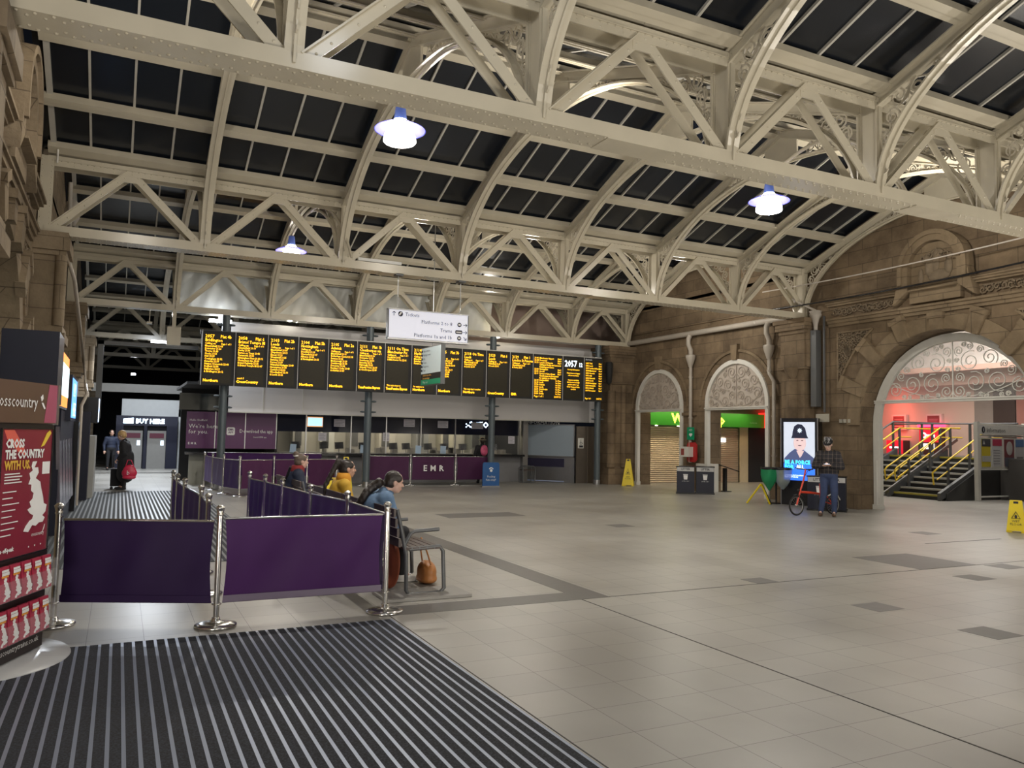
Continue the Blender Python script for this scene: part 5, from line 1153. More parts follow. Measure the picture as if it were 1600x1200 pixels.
m = MB(); m.lathe([(.05, 4.5), (.06, 4.7), (.10, 4.85), (.15, 4.92), (.16, 4.98), (.14, 5.0), (.16, 5.06), (.0, 5.1)], (16.23, 14.93, 0), 16); m.tube([(16.23, 14.93, 5.08), (16.1, 15.3, 5.3), (16.0, 15.5, 5.45)], .03); m.build('bell_top', PIPE, t)
m = MB(); m.box(16.24, 16.28, 14.66, 14.70, 2.4, 4.9); m.build('cable_trunking', DSTEEL, t)
for p0, p1, r, mt, lab in (((16.0, 16.6, 5.80), (16.1, 7.5, 5.9), .016, mat('white_cable', (.6, .55, .5), .5), 'thin white cable stretched across the carved wall'), ((16.1, 16.5, 5.28), (16.12, 7.5, 5.42), .022, BLACK, 'black cable stretched along the carved frieze')):
    m = MB(); a, b_ = Vector(p0), Vector(p1); m.tube([a.lerp(b_, k/10)-Vector((0, 0, .10*sin(pi*k/10))) for k in range(11)], r, 6); o = m.build('wall_cable', mt); tag(o, lab, 'cable')
m = MB(); m.lathe([(.02, -.5), (.10, -.42), (.13, 0), (.13, .25), (.10, .3)], (15.38, 23.4, 4.0), 16); o = m.build('black_drum', BLACKM); tag(o, 'black cylindrical fitting high on the stone pier at the board end', 'fitting')

# signs on the pier between the small arches
t = thing('defibrillator_sign', 'green heart sign above the white cabinet between the small arches', 'sign', (16.3, 20.05, 1.9))
m = MB(); m.box(16.28, 16.30, 19.88, 20.22, 1.62, 2.02); m.build('plate', mat('green_sign', (.0, .30, .13), .4), t)
m = MB(); m.text('AED', .09, (16.277, 20.12, 1.90), (0, -1, 0)); m.ell((16.277, 20.0, 1.79), (.003, .045, .04)); m.ell((16.277, 20.07, 1.79), (.003, .045, .04)); m.prism([(-.09, 0), (.02, 0), (-.035, -.075)], (16.278, 20.07, 1.785), (0, 1, 0), (0, 0, 1), -.003); m.build('symbol', TXT, t)
t = thing('defibrillator_cabinet', 'white cabinet on a red backboard between the small arches', 'cabinet', (16.3, 20.1, .9))
m = MB(); m.prism([(19.78, 1.0), (19.86, .92), (20.2, .92), (20.26, 1.0), (20.26, 1.46), (20.2, 1.54), (19.86, 1.54), (19.78, 1.46)], (16.34, 0, 0), (0, 1, 0), (0, 0, 1), -.03); m.build('backboard', mat('red_board', (.45, .02, .02), .4), t)
m = MB(); m.box(16.12, 16.31, 19.95, 20.35, 1.08, 1.40); m.build('box', WHITE, t)
m = MB(); m.box(16.115, 16.12, 20.16, 20.31, 1.13, 1.34); m.build('door_panel', mat('dull_red_panel', (.30, .06, .05), .5), t)
# bins
def litter_bin(x, y, rz, lab):
    t = thing('litter_bin', lab, 'bin', (0, 0, 0), 'dark blue litter bins')
    m = MB(); m.box(-.26, .26, -.24, .24, .03, .80); m.build('body', NAVY, t)
    m = MB(); m.box(-.25, .25, -.255, -.24, .68, .82); m.build('rim_label', mat('bin_label', (.55, .55, .55), .5), t)
    m = MB(); m.box(-.28, .28, -.26, .26, .80, .83); m.box(-.28, .28, -.26, .26, 0, .04); m.build('rim', BLACK, t)
    m = MB(); m.text('LITTER', .085, (0, -.2565, .715), align='CENTER', bold=.002); m.build('lettering', TXTK, t)
    m = MB(); m.box(-.07, .07, -.243, -.2405, .57, .59); m.prism([(-.05, .43), (.05, .43), (.065, .56), (-.065, .56)], (0, -.2405, 0), (1, 0, 0), (0, 0, 1), .003); m.text('LITTER ONLY', .035, (0, -.243, .37), align='CENTER'); m.build('symbol', TXT, t)
    place(t, (x, y, 0), rz); return t
litter_bin(15.45, 19.25, radians(-38), 'dark blue litter bin by the white pier block, left one')
litter_bin(15.92, 18.92, radians(-38), 'dark blue litter bin by the white pier block, right one')
litter_bin(15.4, 13.62, radians(-52), 'dark blue litter bin behind the red bicycle, right one')
litter_bin(15.2, 13.88, radians(-52), 'dark blue litter bin behind the person with the helmet')
# lectern sign
t = thing('lectern_sign', 'black lectern sign in front of the shutters', 'lectern', (17.35, 19.67, 0))
m = MB(); m.box(17.31, 17.41, 19.62, 19.72, 0, .74); m.lathe([(.22, 0), (.22, .015), (.0, .02)], (17.35, 19.67, 0), 20); m.build('post', BLACKM, t)
m = MB(); m.bar((17.05, 19.75, .88), (17.72, 19.5, .66), .40, .03, (.3, -.2, 1)); m.build('board', BLACKM, t)
# wet floor signs
def wet_sign(loc, rz, lab, tall=False):
    t = thing('wet_floor_sign', lab, 'wet floor sign', (0, 0, 0), 'yellow wet floor signs'); h = .92 if tall else .60; w0, w1 = (.20, .07) if tall else (.155, .10)
    for s in (-1, 1):
        m = MB(); d = .16; vs = [(-w0, s*d), (-w1, s*.02)]
        m.strip([(-w0, s*d, 0), (w0*.0-.06, s*d, .0)], [(-w0+.0, s*d, .02), (-.06, s*d, .02)], (0, -s*.015, 0))
        m.add([(-w0, s*d, .03), (w0, s*d, .03), (w1, s*.02, h), (-w1, s*.02, h), (-w0, s*(d-.02), .03), (w0, s*(d-.02), .03), (w1, s*.0, h), (-w1, s*.0, h)], [(0,1,2,3), (7,6,5,4), (0,4,5,1), (1,5,6,2), (2,6,7,3), (3,7,4,0)])
        m.box(-w0, -w0+.07, s*d-.01, s*d+.012, 0, .04); m.box(w0-.07, w0, s*d-.01, s*d+.012, 0, .04)
        m.build('board', YEL, t)
    m = MB(); n = Vector((0, -(h-.03), -.14)).normalized(); u_ = Vector((1, 0, 0)); v_ = Vector((0, .14, h-.03)).normalized(); o_ = Vector((0, -.165, .03))
    q = h/.60
    m.box(-.04, .04, -.035, -.02, h-.07, h-.02)
    m.tube([o_+v_*(.24*q)+u_*-.07+n*-.0, o_+v_*(.37*q), o_+v_*(.24*q)+u_*.07], .008, closed=True); m.ell(tuple(o_+v_*.275*q), (.022, .006, .035)); m.text('WET\nFLOOR', .06, o_+v_*.17*q+Vector((0, -.004, 0)), u_, v_, 'CENTER'); m.build('print', TXTK, t)
    place(t, loc, rz); return t
wet_sign((15.42, 9.35, 0), radians(-62), 'yellow wet floor sign at the right edge of the picture')
wet_sign((15.75, 22.7, 0), radians(-40), 'tall yellow wet floor cone sign against the far stone pier', True)
wet_sign((4.43, 18.2, 0), radians(-15), 'yellow wet floor sign between the seated people, nearer one')
wet_sign((6.05, 23.2, 0), radians(-15), 'tall yellow wet floor sign left of the second column', True)
# recycling bag stand and its yellow A frame
t = thing('bag_stand', 'black bag ring stand with green and clear recycling bags', 'bag stand', (15.5, 15.6, 0))
m = MB(); 
for cx, cy in ((15.12, 15.45), (15.36, 15.22)): m.lathe([(.21, .90), (.23, .91), (.23, .95), (.21, .96), (.20, .93)], (cx, cy, 0), 20)
m.cyl((15.5, 15.6, 0), (15.5, 15.6, .93), .025); m.bar((15.5, 15.6, .93), (15.2, 15.35, .93), .05, .03, (0, 0, 1)); m.box(15.35, 15.65, 15.45, 15.75, 0, .03); m.build('ring_stand', BLACK, t)
def bag(cx, cy, h, mt, nm, lab):
    m = MB(); n = 20; vs = []; prof = [(.215, .92), (.205, .75), (.17, .6), (.11, .5), (.02, .42)]
    for k, (r, z) in enumerate(prof):
        for i in range(n): a = 2*pi*i/n; rr_ = r*(1+.08*sin(a*5+k)); vs.append((cx+rr_*cos(a), cy+rr_*sin(a), z if k < 4 else h))
    m.add(vs, [(k*n+i, k*n+(i+1) % n, (k+1)*n+(i+1) % n, (k+1)*n+i) for k in range(4) for i in range(n)], True); o = m.build(nm, mt); tag(o, lab, 'bin bag')
bag(15.12, 15.45, .36, mat('green_bag', (.02, .30, .12), .35, var=.2, alpha=.9), 'recycling_bag', 'green hanging recycling bag beside the advertising screen')
bag(15.36, 15.22, .40, mat('clear_bag', (.42, .48, .44), .3, var=.2, alpha=.55), 'recycling_bag', 'clear hanging recycling bag beside the advertising screen')
t = thing('folding_frame', 'thin yellow and black A-frame legs under the green bag', 'frame', (15.0, 15.7, 0))
m = MB(); m.bar((14.82, 15.95, 0), (15.0, 15.62, .52), .035, .03); m.bar((15.0, 15.62, .52), (15.14, 15.45, 0), .035, .03); m.build('leg', YEL, t)
m = MB(); m.bar((15.04, 15.63, .50), (15.19, 15.46, 0), .03, .03); m.build('black_leg', BLACKM, t)

# advertising screen
t = thing('advertising_screen', 'tall black advertising totem showing a police recruitment picture', 'screen', (0, 0, 0))
m = MB(); m.box(-.48, .48, 0, .32, 0, 2.24); m.build('casing', BLACK, t)
m = MB(); m.box(-.485, -.46, -.012, .02, 0, 2.24); m.box(.46, .485, -.012, .02, .0, 2.24); m.build('edge_trim', STEEL, t)
m = MB(); m.box(-.40, .40, -.006, 0, .64, 2.14); pic = m.build('picture', mat('screen_sky', (.62, .68, .80), .4, emit=.75, var=.25, scale=2), t)
E_ = lambda n, c, e=1.0: mat(n, c, .5, emit=e, var=.1)
m = MB(); m.box(-.40, .40, -.008, -.006, .64, 1.10); m.build('blue_band', E_('screen_blue', (.03, .16, .85), 1.3), t)
m = MB(); m.prism([(-.40, 1.06), (.40, 1.06), (.38, 1.22), (.2, 1.36), (.1, 1.44), (-.12, 1.44), (-.25, 1.34), (-.38, 1.2)], (0, -.008, 0), (1, 0, 0), (0, 0, 1), .002); m.build('uniform', E_('screen_uniform', (.07, .09, .20), .8), t)
m = MB(); m.ell((.02, -.009, 1.60), (.165, .004, .215)); m.prism([(-.07, 1.40), (.13, 1.40), (.06, 1.26), (.02, 1.22)], (0, -.010, 0), (1, 0, 0), (0, 0, 1), .002); m.build('face', E_('screen_face', (.62, .46, .46), 1.0), t)
m = MB(); m.prism([(-.20, 1.72), (.24, 1.72), (.20, 1.80), (.16, 1.98), (.08, 2.07), (-.03, 2.09), (-.12, 2.03), (-.16, 1.90), (-.17, 1.80)], (0, -.012, 0), (1, 0, 0), (0, 0, 1), .002); m.ell((-.04, -.013, 1.665), (.03, .003, .01)); m.ell((.08, -.013, 1.665), (.03, .003, .01)); m.ell((.02, -.013, 1.535), (.05, .003, .012)); m.build('helmet', E_('screen_helmet', (.02, .025, .06), .3), t)
m = MB(); star = [(.0+(.07 if k % 2 == 0 else .04)*cos(k*pi/8), 1.92+(.07 if k % 2 == 0 else .04)*sin(k*pi/8)) for k in range(16)]; m.prism(star, (0.02, -.015, 0), (1, 0, 0), (0, 0, 1), .002); m.build('badge', E_('screen_badge', (.6, .7, .8), 1.0), t)
m = MB(); m.text('BE A FORCE\nFOR', .135, (-.37, -.013, 1.06), bold=.005, wscale=.9, line=.9); m.build('blue_lettering', E_('screen_cyan', (.05, .6, 1), 2.2), t)
m = MB(); m.text('ALL', .135, (-.07, -.013, .938), bold=.005, wscale=.9); m.text('A CAREER IN POLICING\nFIND OUT MORE', .045, (-.37, -.013, .75), bold=.001); m.build('white_lettering', E_('screen_white', (.8, .9, 1), 2.0), t)
place(t, (15.72, 15.02, 0), radians(-66))
m = MB(); m.box(16.03, 16.06, 14.35, 14.75, 2.15, 2.35); 
for k in range(3): m.box(16.34, 16.42, 13.95+.13*k, 14.03+.13*k, 2.13, 2.22)
o = m.build('wall_boxes', mat('pale_socket', (.40, .38, .32), .5)); tag(o, 'small pale boxes fixed to the stone right of the totem', 'boxes')
# bicycle
t = thing('bicycle', 'red folding bicycle with small wheels beside the advertising totem', 'bicycle', (14.0, 12.95, 0))
RED = mat('red_frame_paint', (.62, .05, .02), .3)
Yb = 12.98
def wheel(cx, cy):
    m = MB(); m.tube([(cx+.205*cos(2*pi*k/32), cy, .225+.205*sin(2*pi*k/32)) for k in range(32)], .018, 8, closed=True); w_ = m.build('wheel', BLACKM, t)
    m = MB(); m.tube([(cx+.185*cos(2*pi*k/32), cy, .225+.185*sin(2*pi*k/32)) for k in range(32)], .008, 6, closed=True); m.build('rim', STEEL, w_)
    m = MB(); m.cyl((cx, cy-.04, .225), (cx, cy+.04, .225), .022)
    for k in range(16): m.cyl((cx, cy, .225), (cx+.18*cos(2*pi*k/16), cy, .225+.18*sin(2*pi*k/16)), .0022, n=4)
    m.build('spokes', STEEL, w_)
wheel(13.50, Yb); wheel(14.62, Yb)
m = MB(); m.tube([(13.50, Yb, .225), (13.60, Yb, .50), (13.64, Yb, .62)], .018); m.tube([(13.64, Yb, .52), (13.95, Yb, .50), (14.22, Yb, .47)], .026); m.tube([(14.22, Yb, .70), (14.24, Yb, .30)], .02); m.tube([(14.24, Yb, .32), (14.62, Yb, .225)], .014); m.tube([(14.22, Yb, .5), (14.45, Yb, .40), (14.62, Yb, .225)], .012); m.build('frame', RED, t)
m = MB(); m.tube([(13.64, Yb, .60), (13.72, Yb, .80), (13.78, Yb, 1.03)], .019); m.build('handlebar_stem', RED, t)
m = MB(); m.tube([(13.72, Yb-.25, 1.05), (13.76, Yb-.22, 1.03), (13.78, Yb, 1.02), (13.76, Yb+.22, 1.03), (13.72, Yb+.25, 1.05)], .014); m.tube([(13.70, Yb-.27, 1.05), (13.62, Yb-.24, 1.0)], .012); m.tube([(13.70, Yb-.16, 1.03), (13.74, Yb, .85), (13.64, Yb, .6)], .006); m.build('handlebar', BLACKM, t)
m = MB(); m.tube([(14.22, Yb, .68), (14.36, Yb, .92)], .016); m.build('seat_post', CHROME, t)
m = MB(); m.ell((14.42, Yb, .945), (.14, .06, .035)); m.ell((14.50, Yb, .95), (.07, .08, .04)); m.build('saddle', BLACKM, t)
for cx, a0, a1 in ((13.50, .3, 1.9), (14.62, .4, 2.2)):
    m = MB(); m.tube([(cx+.24*cos(a0+(a1-a0)*k/12), Yb, .225+.24*sin(a0+(a1-a0)*k/12)) for k in range(13)], 0, flat=((0, 1, 0), .025, .004)); m.build('mudguard', WHITE if cx > 14 else BLACKM, t)
m = MB(); m.lathe([(.0, -.01), (.08, -.01), (.08, .01), (0, .01)], (0, 0, 0), 18); m.xf(Matrix.Translation((14.2, Yb-.05, .30)) @ Matrix.Rotation(pi/2, 4, 'X')); m.tube([(14.2, Yb-.06, .30), (14.26, Yb-.06, .16)], .01); m.box(14.22, 14.3, Yb-.14, Yb-.06, .145, .165); m.build('crank', BLACKM, t)
m = MB(); m.ell((13.56, Yb, .56), (.035, .03, .03)); m.build('front_lamp', BLACKM, t)

# ------------------------------------------------------------------ shop fronts beyond the small arches
def shutter(x0, x1, z1, lab):
    t = thing('roller_shutter', lab, 'shutter', (x0, 23.9, 0), 'roller shutters of the green shop')
    m = MB(); nz_ = 3*int(z1/.075); prof = []
    for k in range(nz_+1):
        z = z1*k/nz_; prof.append((z, .012 if k % 3 else -.006))
    m.strip([(x0, 23.9-d, z) for z, d in prof], [(x1, 23.9-d, z) for z, d in prof], (0, .02, 0)); m.build('slats', mat('shutter_metal', (.62, .52, .40), .35, .55, var=.1, scale=2), t)
    m = MB(); m.box(x0-.05, x0, 23.85, 23.93, 0, z1); m.box(x1, x1+.05, 23.85, 23.93, 0, z1); m.build('guide_rail', STEEL, t)
shutter(17.25, 19.9, 2.1, 'lowered roller shutter seen through the left small arch'); shutter(20.0, 21.78, 2.1, 'lowered roller shutter seen through the right small arch')
t = thing('shop_fascia', 'green shop fascia with glowing yellow lettering', 'fascia', (17.1, 23.7, 2.1))
m = MB(); m.box(17.1, 22.85, 23.62, 23.95, 2.14, 2.66); m.build('panel', mat('green_fascia', (.03, .22, .02), .4, emit=.10, ecol=(.05, .5, .02)), t)
m = MB(); m.text('Whistlestop', .50, (18.30, 23.61, 2.24), bold=.012, wscale=1.02); m.build('lit_lettering', mat('lit_yellow', (1, .95, .1), .5, emit=4.0, ecol=(.95, 1, .06), var=0), t)
m = MB(); 
for x in (17.6, 18.6, 19.6): m.lathe([(0, 0), (.045, .0), (.045, .03)], (x, 23.6, 2.1), 12)
m.build('downlight', mat('downlight', (1, .85, .6), .4, emit=10, var=0), t)
m = MB(); m.text('food & drink', .07, (22.1, 23.61, 2.3)); m.build('small_print', mat('pale_green', (.4, .7, .4), .5), t)
m = MB(); m.box(21.78, 22.2, 23.82, 23.95, 0, 2.14); o = m.build('door_pillar', mat('cream_wall', (.65, .55, .36), .6)); tag(o, 'cream pillar between the shutter and the dark doorway', 'pillar')
m = MB(); m.box(22.2, 24.6, 23.8, 23.95, 0, 2.14); o = m.build('dark_hoarding', BLACKM); tag(o, 'black hoarding with flame emblem under the red sign', 'hoarding')
m = MB(); m.tube([(23.50+.17*cos(k*pi/10), 23.79, 1.35+.22*sin(k*pi/10)) for k in range(20)], .016, closed=True); m.tube([(23.50+.10*cos(k*pi/8), 23.79, 1.35+.14*sin(k*pi/8)) for k in range(16)], .012, closed=True)
for q in (-.1, 0, .1): m.tube([(23.50+q, 23.79, 1.6), (23.53+q, 23.79, 1.68), (23.48+q, 23.79, 1.76), (23.52+q, 23.79, 1.86)], .014)
m.build('flame_emblem', mat('grey_line', (.35, .34, .33), .5), o)
t = thing('burger_sign', 'red illuminated fascia with round orange bun emblem', 'sign', (22.85, 23.5, 2.14))
m = MB(); m.box(22.86, 24.6, 23.45, 23.95, 2.14, 2.74); m.build('panel', mat('lit_red', (.9, .03, .02), .4, emit=1.4, ecol=(1, .03, .02), var=0), t)
m = MB(); m.ell((23.32, 23.44, 2.43), (.24, .01, .26), 24); m.build('emblem_disc', mat('lit_cream', (1, .85, .55), .4, emit=2.2, ecol=(1, .75, .4), var=0), t)
m = MB(); 
for s in (-1, 1): m.prism([(23.32+.19*cos(a), 2.43+s*.10+s*.13*sin(a)) for a in [pi*k/12 for k in range(13)]], (0, 23.429, 0), (1, 0, 0), (0, 0, 1), .003*s)
m.build('bun', mat('lit_orange', (1, .4, .02), .4, emit=2.0, ecol=(1, .33, .01), var=0), t)
m = MB(); m.text('BURGER', .105, (23.32, 23.422, 2.44), align='CENTER', bold=.004, wscale=.85); m.text('KING', .11, (23.32, 23.422, 2.345), align='CENTER', bold=.004, wscale=.95); m.build('lettering', mat('red_print', (.7, .02, .01), .4), t)
m = MB(); m.box(22.3, 23.0, 22.6, 22.62, 2.0, 2.1); 
m = MB(); m.box(20.35, 21.1, 23.86, 23.88, 1.55, 1.7); o = m.build('shutter_reflection', mat('reflected_strip', (1, 1, .95), .3, emit=3)); tag(o, 'bright glowing strip standing for reflected light on the right shutter', 'light')  # emissive strip stands in for a reflection on the shutter
m = MB(); m.box(17.1, 28, 23.95, 24.1, 0, 6.3); m.build('wall_back', mat('hall_wall', (.30, .27, .22), .7), kind='structure')
m = MB(); m.box(17.1, 24.2, 20.6, 23.95, 2.85, 2.9); m.build('ceiling', mat('passage_ceiling', (.45, .42, .36), .7), kind='structure')
# ------------------------------------------------------------------ stair hall
PEACH = mat('peach_wall', (.62, .43, .35), .7, var=.04, scale=1)
m = MB(); m.box(27.0, 27.2, 17.75, 24.0, 0, 4.1); m.build('wall_hall', PEACH, kind='structure')
m = MB(); m.box(27.0, 27.2, 14.0, 17.75, 0, 4.1); m.build('wall_hall', mat('brown_grey_wall', (.26, .21, .18), .7), kind='structure')
m = MB(); m.box(26.95, 27.0, 16.3, 17.05, 1.24, 3.6); m.build('door_1', mat('dark_brown_door', (.05, .03, .025), .5), kind='structure')
m = MB(); m.box(26.94, 27.0, 14.0, 16.25, 1.24, 4.1); m.build('wall_hall', mat('dusky_red_wall', (.34, .14, .11), .7), kind='structure')
m = MB(); m.box(26.5, 27.2, 8.0, 24.0, 3.75, 4.25); m.box(26.0, 26.5, 8.0, 24.0, 4.2, 4.38); m.build('trim_2', mat('salmon_beam', (.55, .33, .26), .6, var=.1, scale=1), kind='structure')
m = MB(); m.box(17.1, 27.5, 4.0, 24.0, 6.3, 6.35); m.box(27.2, 27.4, 8, 24, 4.2, 6.3); m.build('ceiling', mat('bright_hall_ceiling', (.8, .78, .74), .6, var=.02), kind='structure')
for k, y in enumerate((12.5, 15.5, 18.5, 21.5)):
    m = MB(); m.box(19.0, 26.5, y, y+.5, 6.2, 6.25); o = m.build('ceiling_light', mat('hall_light_panel', (1, 1, 1), .4, emit=2.2, ecol=(1, .98, .94), var=0)); tag(o, 'long white light panel in the hall ceiling, %s from the near side' % ORD[k], 'light', 'hall ceiling lights')
m = MB(); m.box(24.0, 27.0, 13.4, 23.9, 0, 1.24); m.build('floor', mat('landing_floor', (.10, .095, .09), .6), kind='structure')
STEP = mat('dark_step', (.03, .03, .032), .6); NOS = mat('pale_nosing', (.55, .54, .50), .5); NOY = mat('yellow_nosing', (.42, .36, .05), .5)
t = thing('staircase', 'dark staircase with pale nosings beyond the big arch', 'stairs', (21.5, 14.9, 0))
ys0, ys1 = 15.15, 18.6
for k in range(8):
    m = MB(); m.box(21.5+.3125*k, 24.0, ys0, ys1, .155*k, .155*(k+1)); st_ = m.build('step', STEP, t)
    m = MB(); m.box(21.49+.3125*k, 21.56+.3125*k, ys0, ys1, .155*(k+1)-.05, .155*(k+1)+.003); m.build('nosing', NOY if k in (0, 7) else NOS, st_)
for y in (15.06, 16.75, 18.6):
    m = MB(); m.strip([(21.3, y, 0), (24.1, y, 1.2)], [(21.3, y, .22), (24.1, y, 1.48)], (0, .10, 0)); m.build('stringer', DSTEEL, t)
t = thing('stair_side_wall', 'curving dark metal side of the staircase behind the information board', 'stair side', (21.5, 15.0, 0))
m = MB(); m.strip([(21.55, 15.02, 0), (23.2, 15.0, 0), (26.9, 14.98, 0)], [(21.55, 15.02, .2), (23.2, 15.0, 1.0), (26.9, 14.98, 1.3)], (0, .05, 0)); m.build('panel', mat('dark_side_panel', (.10, .10, .10), .3, .6), t)
def rail(pts, mt, r, nm, lab, posts=(), ph=0):
    t = thing('stair_handrail', lab, 'handrail', tuple(pts[0]), 'stair handrails')
    m = MB(); m.tube(pts, r, 8); m.build('rail', mt, t)
    for p in posts: 
        m = MB(); m.box(p[0]-.03, p[0]+.03, p[1]-.03, p[1]+.03, p[2], p[3]); m.build('post', DSTEEL, t)
def slope(x): return (x-21.5)*.496
for y, lab in ((18.45, 'left'), (16.95, 'middle left'), (16.6, 'middle right'), (15.3, 'right')):
    pts = [(21.35, y, slope(21.5)+.45), (21.3, y, slope(21.5)+.80), (21.6, y, slope(21.6)+.92), (24.0, y, slope(24)+.92), (26.0 if lab == 'left' else 24.5, y, slope(24)+.92)]
    if lab.startswith('middle'): pts = [(21.9, y, slope(21.9)+.60), (21.4, y, slope(21.4)+.55), (21.35, y, .80), (21.45, y, .90)]+pts[2:]
    rail(pts, YELR, .024, 'rail', 'upper yellow stair handrail, %s' % lab)
    pts = [(21.5, y, slope(21.5)+.60), (24.0, y, slope(24)+.62), (24.6, y, slope(24)+.62)]
    rail(pts, YELR, .02, 'rail', 'lower yellow stair handrail, %s' % lab, [(x, y, max(0, slope(x)), slope(x)+.92) for x in (22.0, 23.0, 24.0)])
rail([(21.2, 18.7, 1.0), (24.0, 18.7, 2.38), (27.0, 18.7, 2.38)], DSTEEL, .03, 'rail', 'dark grey balustrade rail at the left of the stairs', [(x, 18.7, 0, slope(x)+1.12) for x in (21.6, 22.4, 23.2)]+[(24.0, 18.7, 1.24, 2.36), (25.5, 18.7, 1.24, 2.36)])
rail([(24.1, 14.5, 2.30), (24.1, 18.9, 2.30)], DSTEEL, .022, 'rail', 'thin grey rail across the stair landing', [(24.1, 17.3, 1.24, 2.3), (24.1, 16.0, 1.24, 2.3)])
m = MB(); m.bar((21.1, 16.78, .10), (24.6, 16.78, 1.80), .10, .05); o = m.build('centre_rail_plate', STEEL); tag(o, 'flat steel ramp rail running up the middle of the stairs', 'rail')
# ticket machines, posters, glow
for y0, y1, z0, z1, lab in ((20.3, 21.0, 1.24, 1.75, 'low red ticket machine at the left behind the stair rail'), (18.85, 19.6, 1.24, 2.25, 'tall red ticket machine with white key symbol on the landing')):
    t = thing('ticket_machine', lab, 'ticket machine', (26.6, y0, 1.24)); m = MB(); m.box(26.6, 26.98, y0, y1, 1.24, z1); m.build('body', mat('machine_body_dark', (.08, .02, .02), .4), t)
    m = MB(); m.box(26.57, 26.6, y0, y1, z1-.55, z1); m.build('red_front', mat('machine_red', (.65, .01, .03), .4, emit=.5, ecol=(1, .02, .05), var=0), t)
    m = MB(); m.box(26.55, 26.57, y0+.15, y1-.15, z1-.80, z1-.60) if z1 > 2 else m.box(26.55, 26.57, y0+.15, y1-.15, z1-.30, z1-.24)
    m.build('lit_panel', mat('machine_white', (1, .95, .95), .4, emit=2.5, var=0), t)
    if z1 > 2:
        m = MB(); m.tube([(26.55, y1-.2+.08*cos(k*pi/7), z1-.3+.08*sin(k*pi/7)) for k in range(14)], .028, closed=True); m.box(26.54, 26.56, y0+.12, y1-.26, z1-.32, z1-.27); m.box(26.54, 26.56, y0+.12, y0+.18, z1-.38, z1-.3); m.build('key_symbol', mat('key_white', (1, .9, .9), .4, emit=1.5, var=0), t)
        m = MB(); m.box(26.5, 26.98, y0-.02, y1+.02, z1, z1+.16); m.build('lit_canopy', mat('machine_canopy', (1, .1, .25), .4, emit=2.0, ecol=(1, .06, .18), var=0), t)
lamp_area('ticket_machine_glow', (26.3, 20.6, 2.6), 16, (1, .15, .12), .5, 1.6, (1, .2, -.1))
for y0, y1, lab in ((20.35, 20.95, 'dark red framed poster on the peach wall, left one'), (18.9, 19.5, 'dark red framed poster on the peach wall, right one')):
    t = thing('wall_poster', lab, 'poster', (26.9, y0, 2.2), 'framed posters on the peach wall')
    m = MB(); m.box(26.85, 26.99, y0, y1, 2.16, 2.74); m.build('frame', mat('pale_pink_frame', (.65, .45, .40), .5), t)
    m = MB(); m.box(26.845, 26.85, y0+.08, y1-.04, 2.22, 2.68); m.build('print', mat('maroon_print', (.20, .04, .04), .5), t)
    m = MB()
    for k in range(4): m.box(26.84, 26.845, y0+.2-.02*k, y1-.10, 2.36+.06*k, 2.375+.06*k)
    m.box(26.84, 26.845, y0+.14, y1-.1, 2.27, 2.31); m.build('text_lines', mat('pink_lines', (.45, .25, .25), .5), t)
m = MB(); m.box(21.9, 22.1, 18.9, 18.95, 0, 2.2); m.box(22.6, 22.7, 18.9, 18.95, 0, 2.2); m.box(23.4, 23.6, 18.9, 18.95, 0, 2.2); m.box(21.9, 23.6, 18.9, 18.95, .5, .55); o = m.build('glass_screen', mat('pale_glass_post', (.6, .68, .66), .2)); tag(o, 'pale upright glass panels left of the stairs', 'glass screen')
# information board
t = thing('information_board', 'white framed Information board standing right of the stairs', 'notice board', (22.6, 14.79, 0))
m = MB(); m.box(22.53, 22.65, 14.73, 14.85, 0, 2.32); m.build('post', WHITE, t); m = MB(); m.box(24.85, 24.97, 14.73, 14.85, 0, 2.32); m.build('post', WHITE, t)
m = MB()
for z in (2.24, 1.90, 0.90, .10): m.box(22.6, 24.9, 14.76, 14.82, z, z+.04)
m.box(22.65, 24.85, 14.77, 14.80, .95, 1.86); m.build('frame', WHITE, t)
m = MB(); m.box(22.66, 24.85, 14.74, 14.80, 1.95, 2.23); h_ = m.build('header', WHITE, t)
m = MB(); m.text('Information', .19, (22.96, 14.735, 2.02)); m.ell((22.82, 14.735, 2.09), (.08, .003, .10)); m.build('lettering', TXTK, h_)
m = MB(); m.text('i', .13, (22.80, 14.728, 2.045), bold=.006); m.build('letter_i', TXT, h_)
for k, (a, b_, c1, c2, z) in enumerate(((22.76, 23.16, (.62, .50, .04), (.07, .07, .08), 1.60), (23.26, 23.70, (.60, .60, .60), (.45, .05, .10), 1.62), (23.84, 24.30, (.20, .05, .06), (.10, .11, .14), 1.14), (24.38, 24.78, (.5, .5, .5), (.1, .2, .4), 1.6))):
    m = MB(); m.box(a, b_, 14.755, 14.77, 1.0, 1.82); p_ = m.build('poster', mat('board_poster_%d' % k, c1, .5), t)
    m = MB(); m.box(a, b_, 14.75, 14.755, z if k != 2 else 1.0, 1.82 if k != 2 else 1.28); m.build('poster_heading', mat('board_heading_%d' % k, c2, .5), p_)
    m = MB()
    if k == 0: m.box(a, b_, 14.748, 14.755, 1.15, 1.32); m.prism([(a+.04, 1.66), (a+.14, 1.66), (a+.09, 1.78)], (0, 14.749, 0), (1, 0, 0), (0, 0, 1), .004)
    if k == 1:
        for q in range(6): m.box(a+.04, b_-.1, 14.75, 14.755, 1.08+.08*q, 1.10+.08*q)
    if k == 2: m.ell((24.07, 14.75, 1.55), (.16, .004, .21))
    if k == 3: m.box(a+.05, b_-.05, 14.75, 14.755, 1.1, 1.3)
    m.build('print', mat('board_print_%d' % k, ((.5, .5, .48), (.25, .25, .27), (.5, .48, .46), (.2, .2, .2))[k], .5), p_)

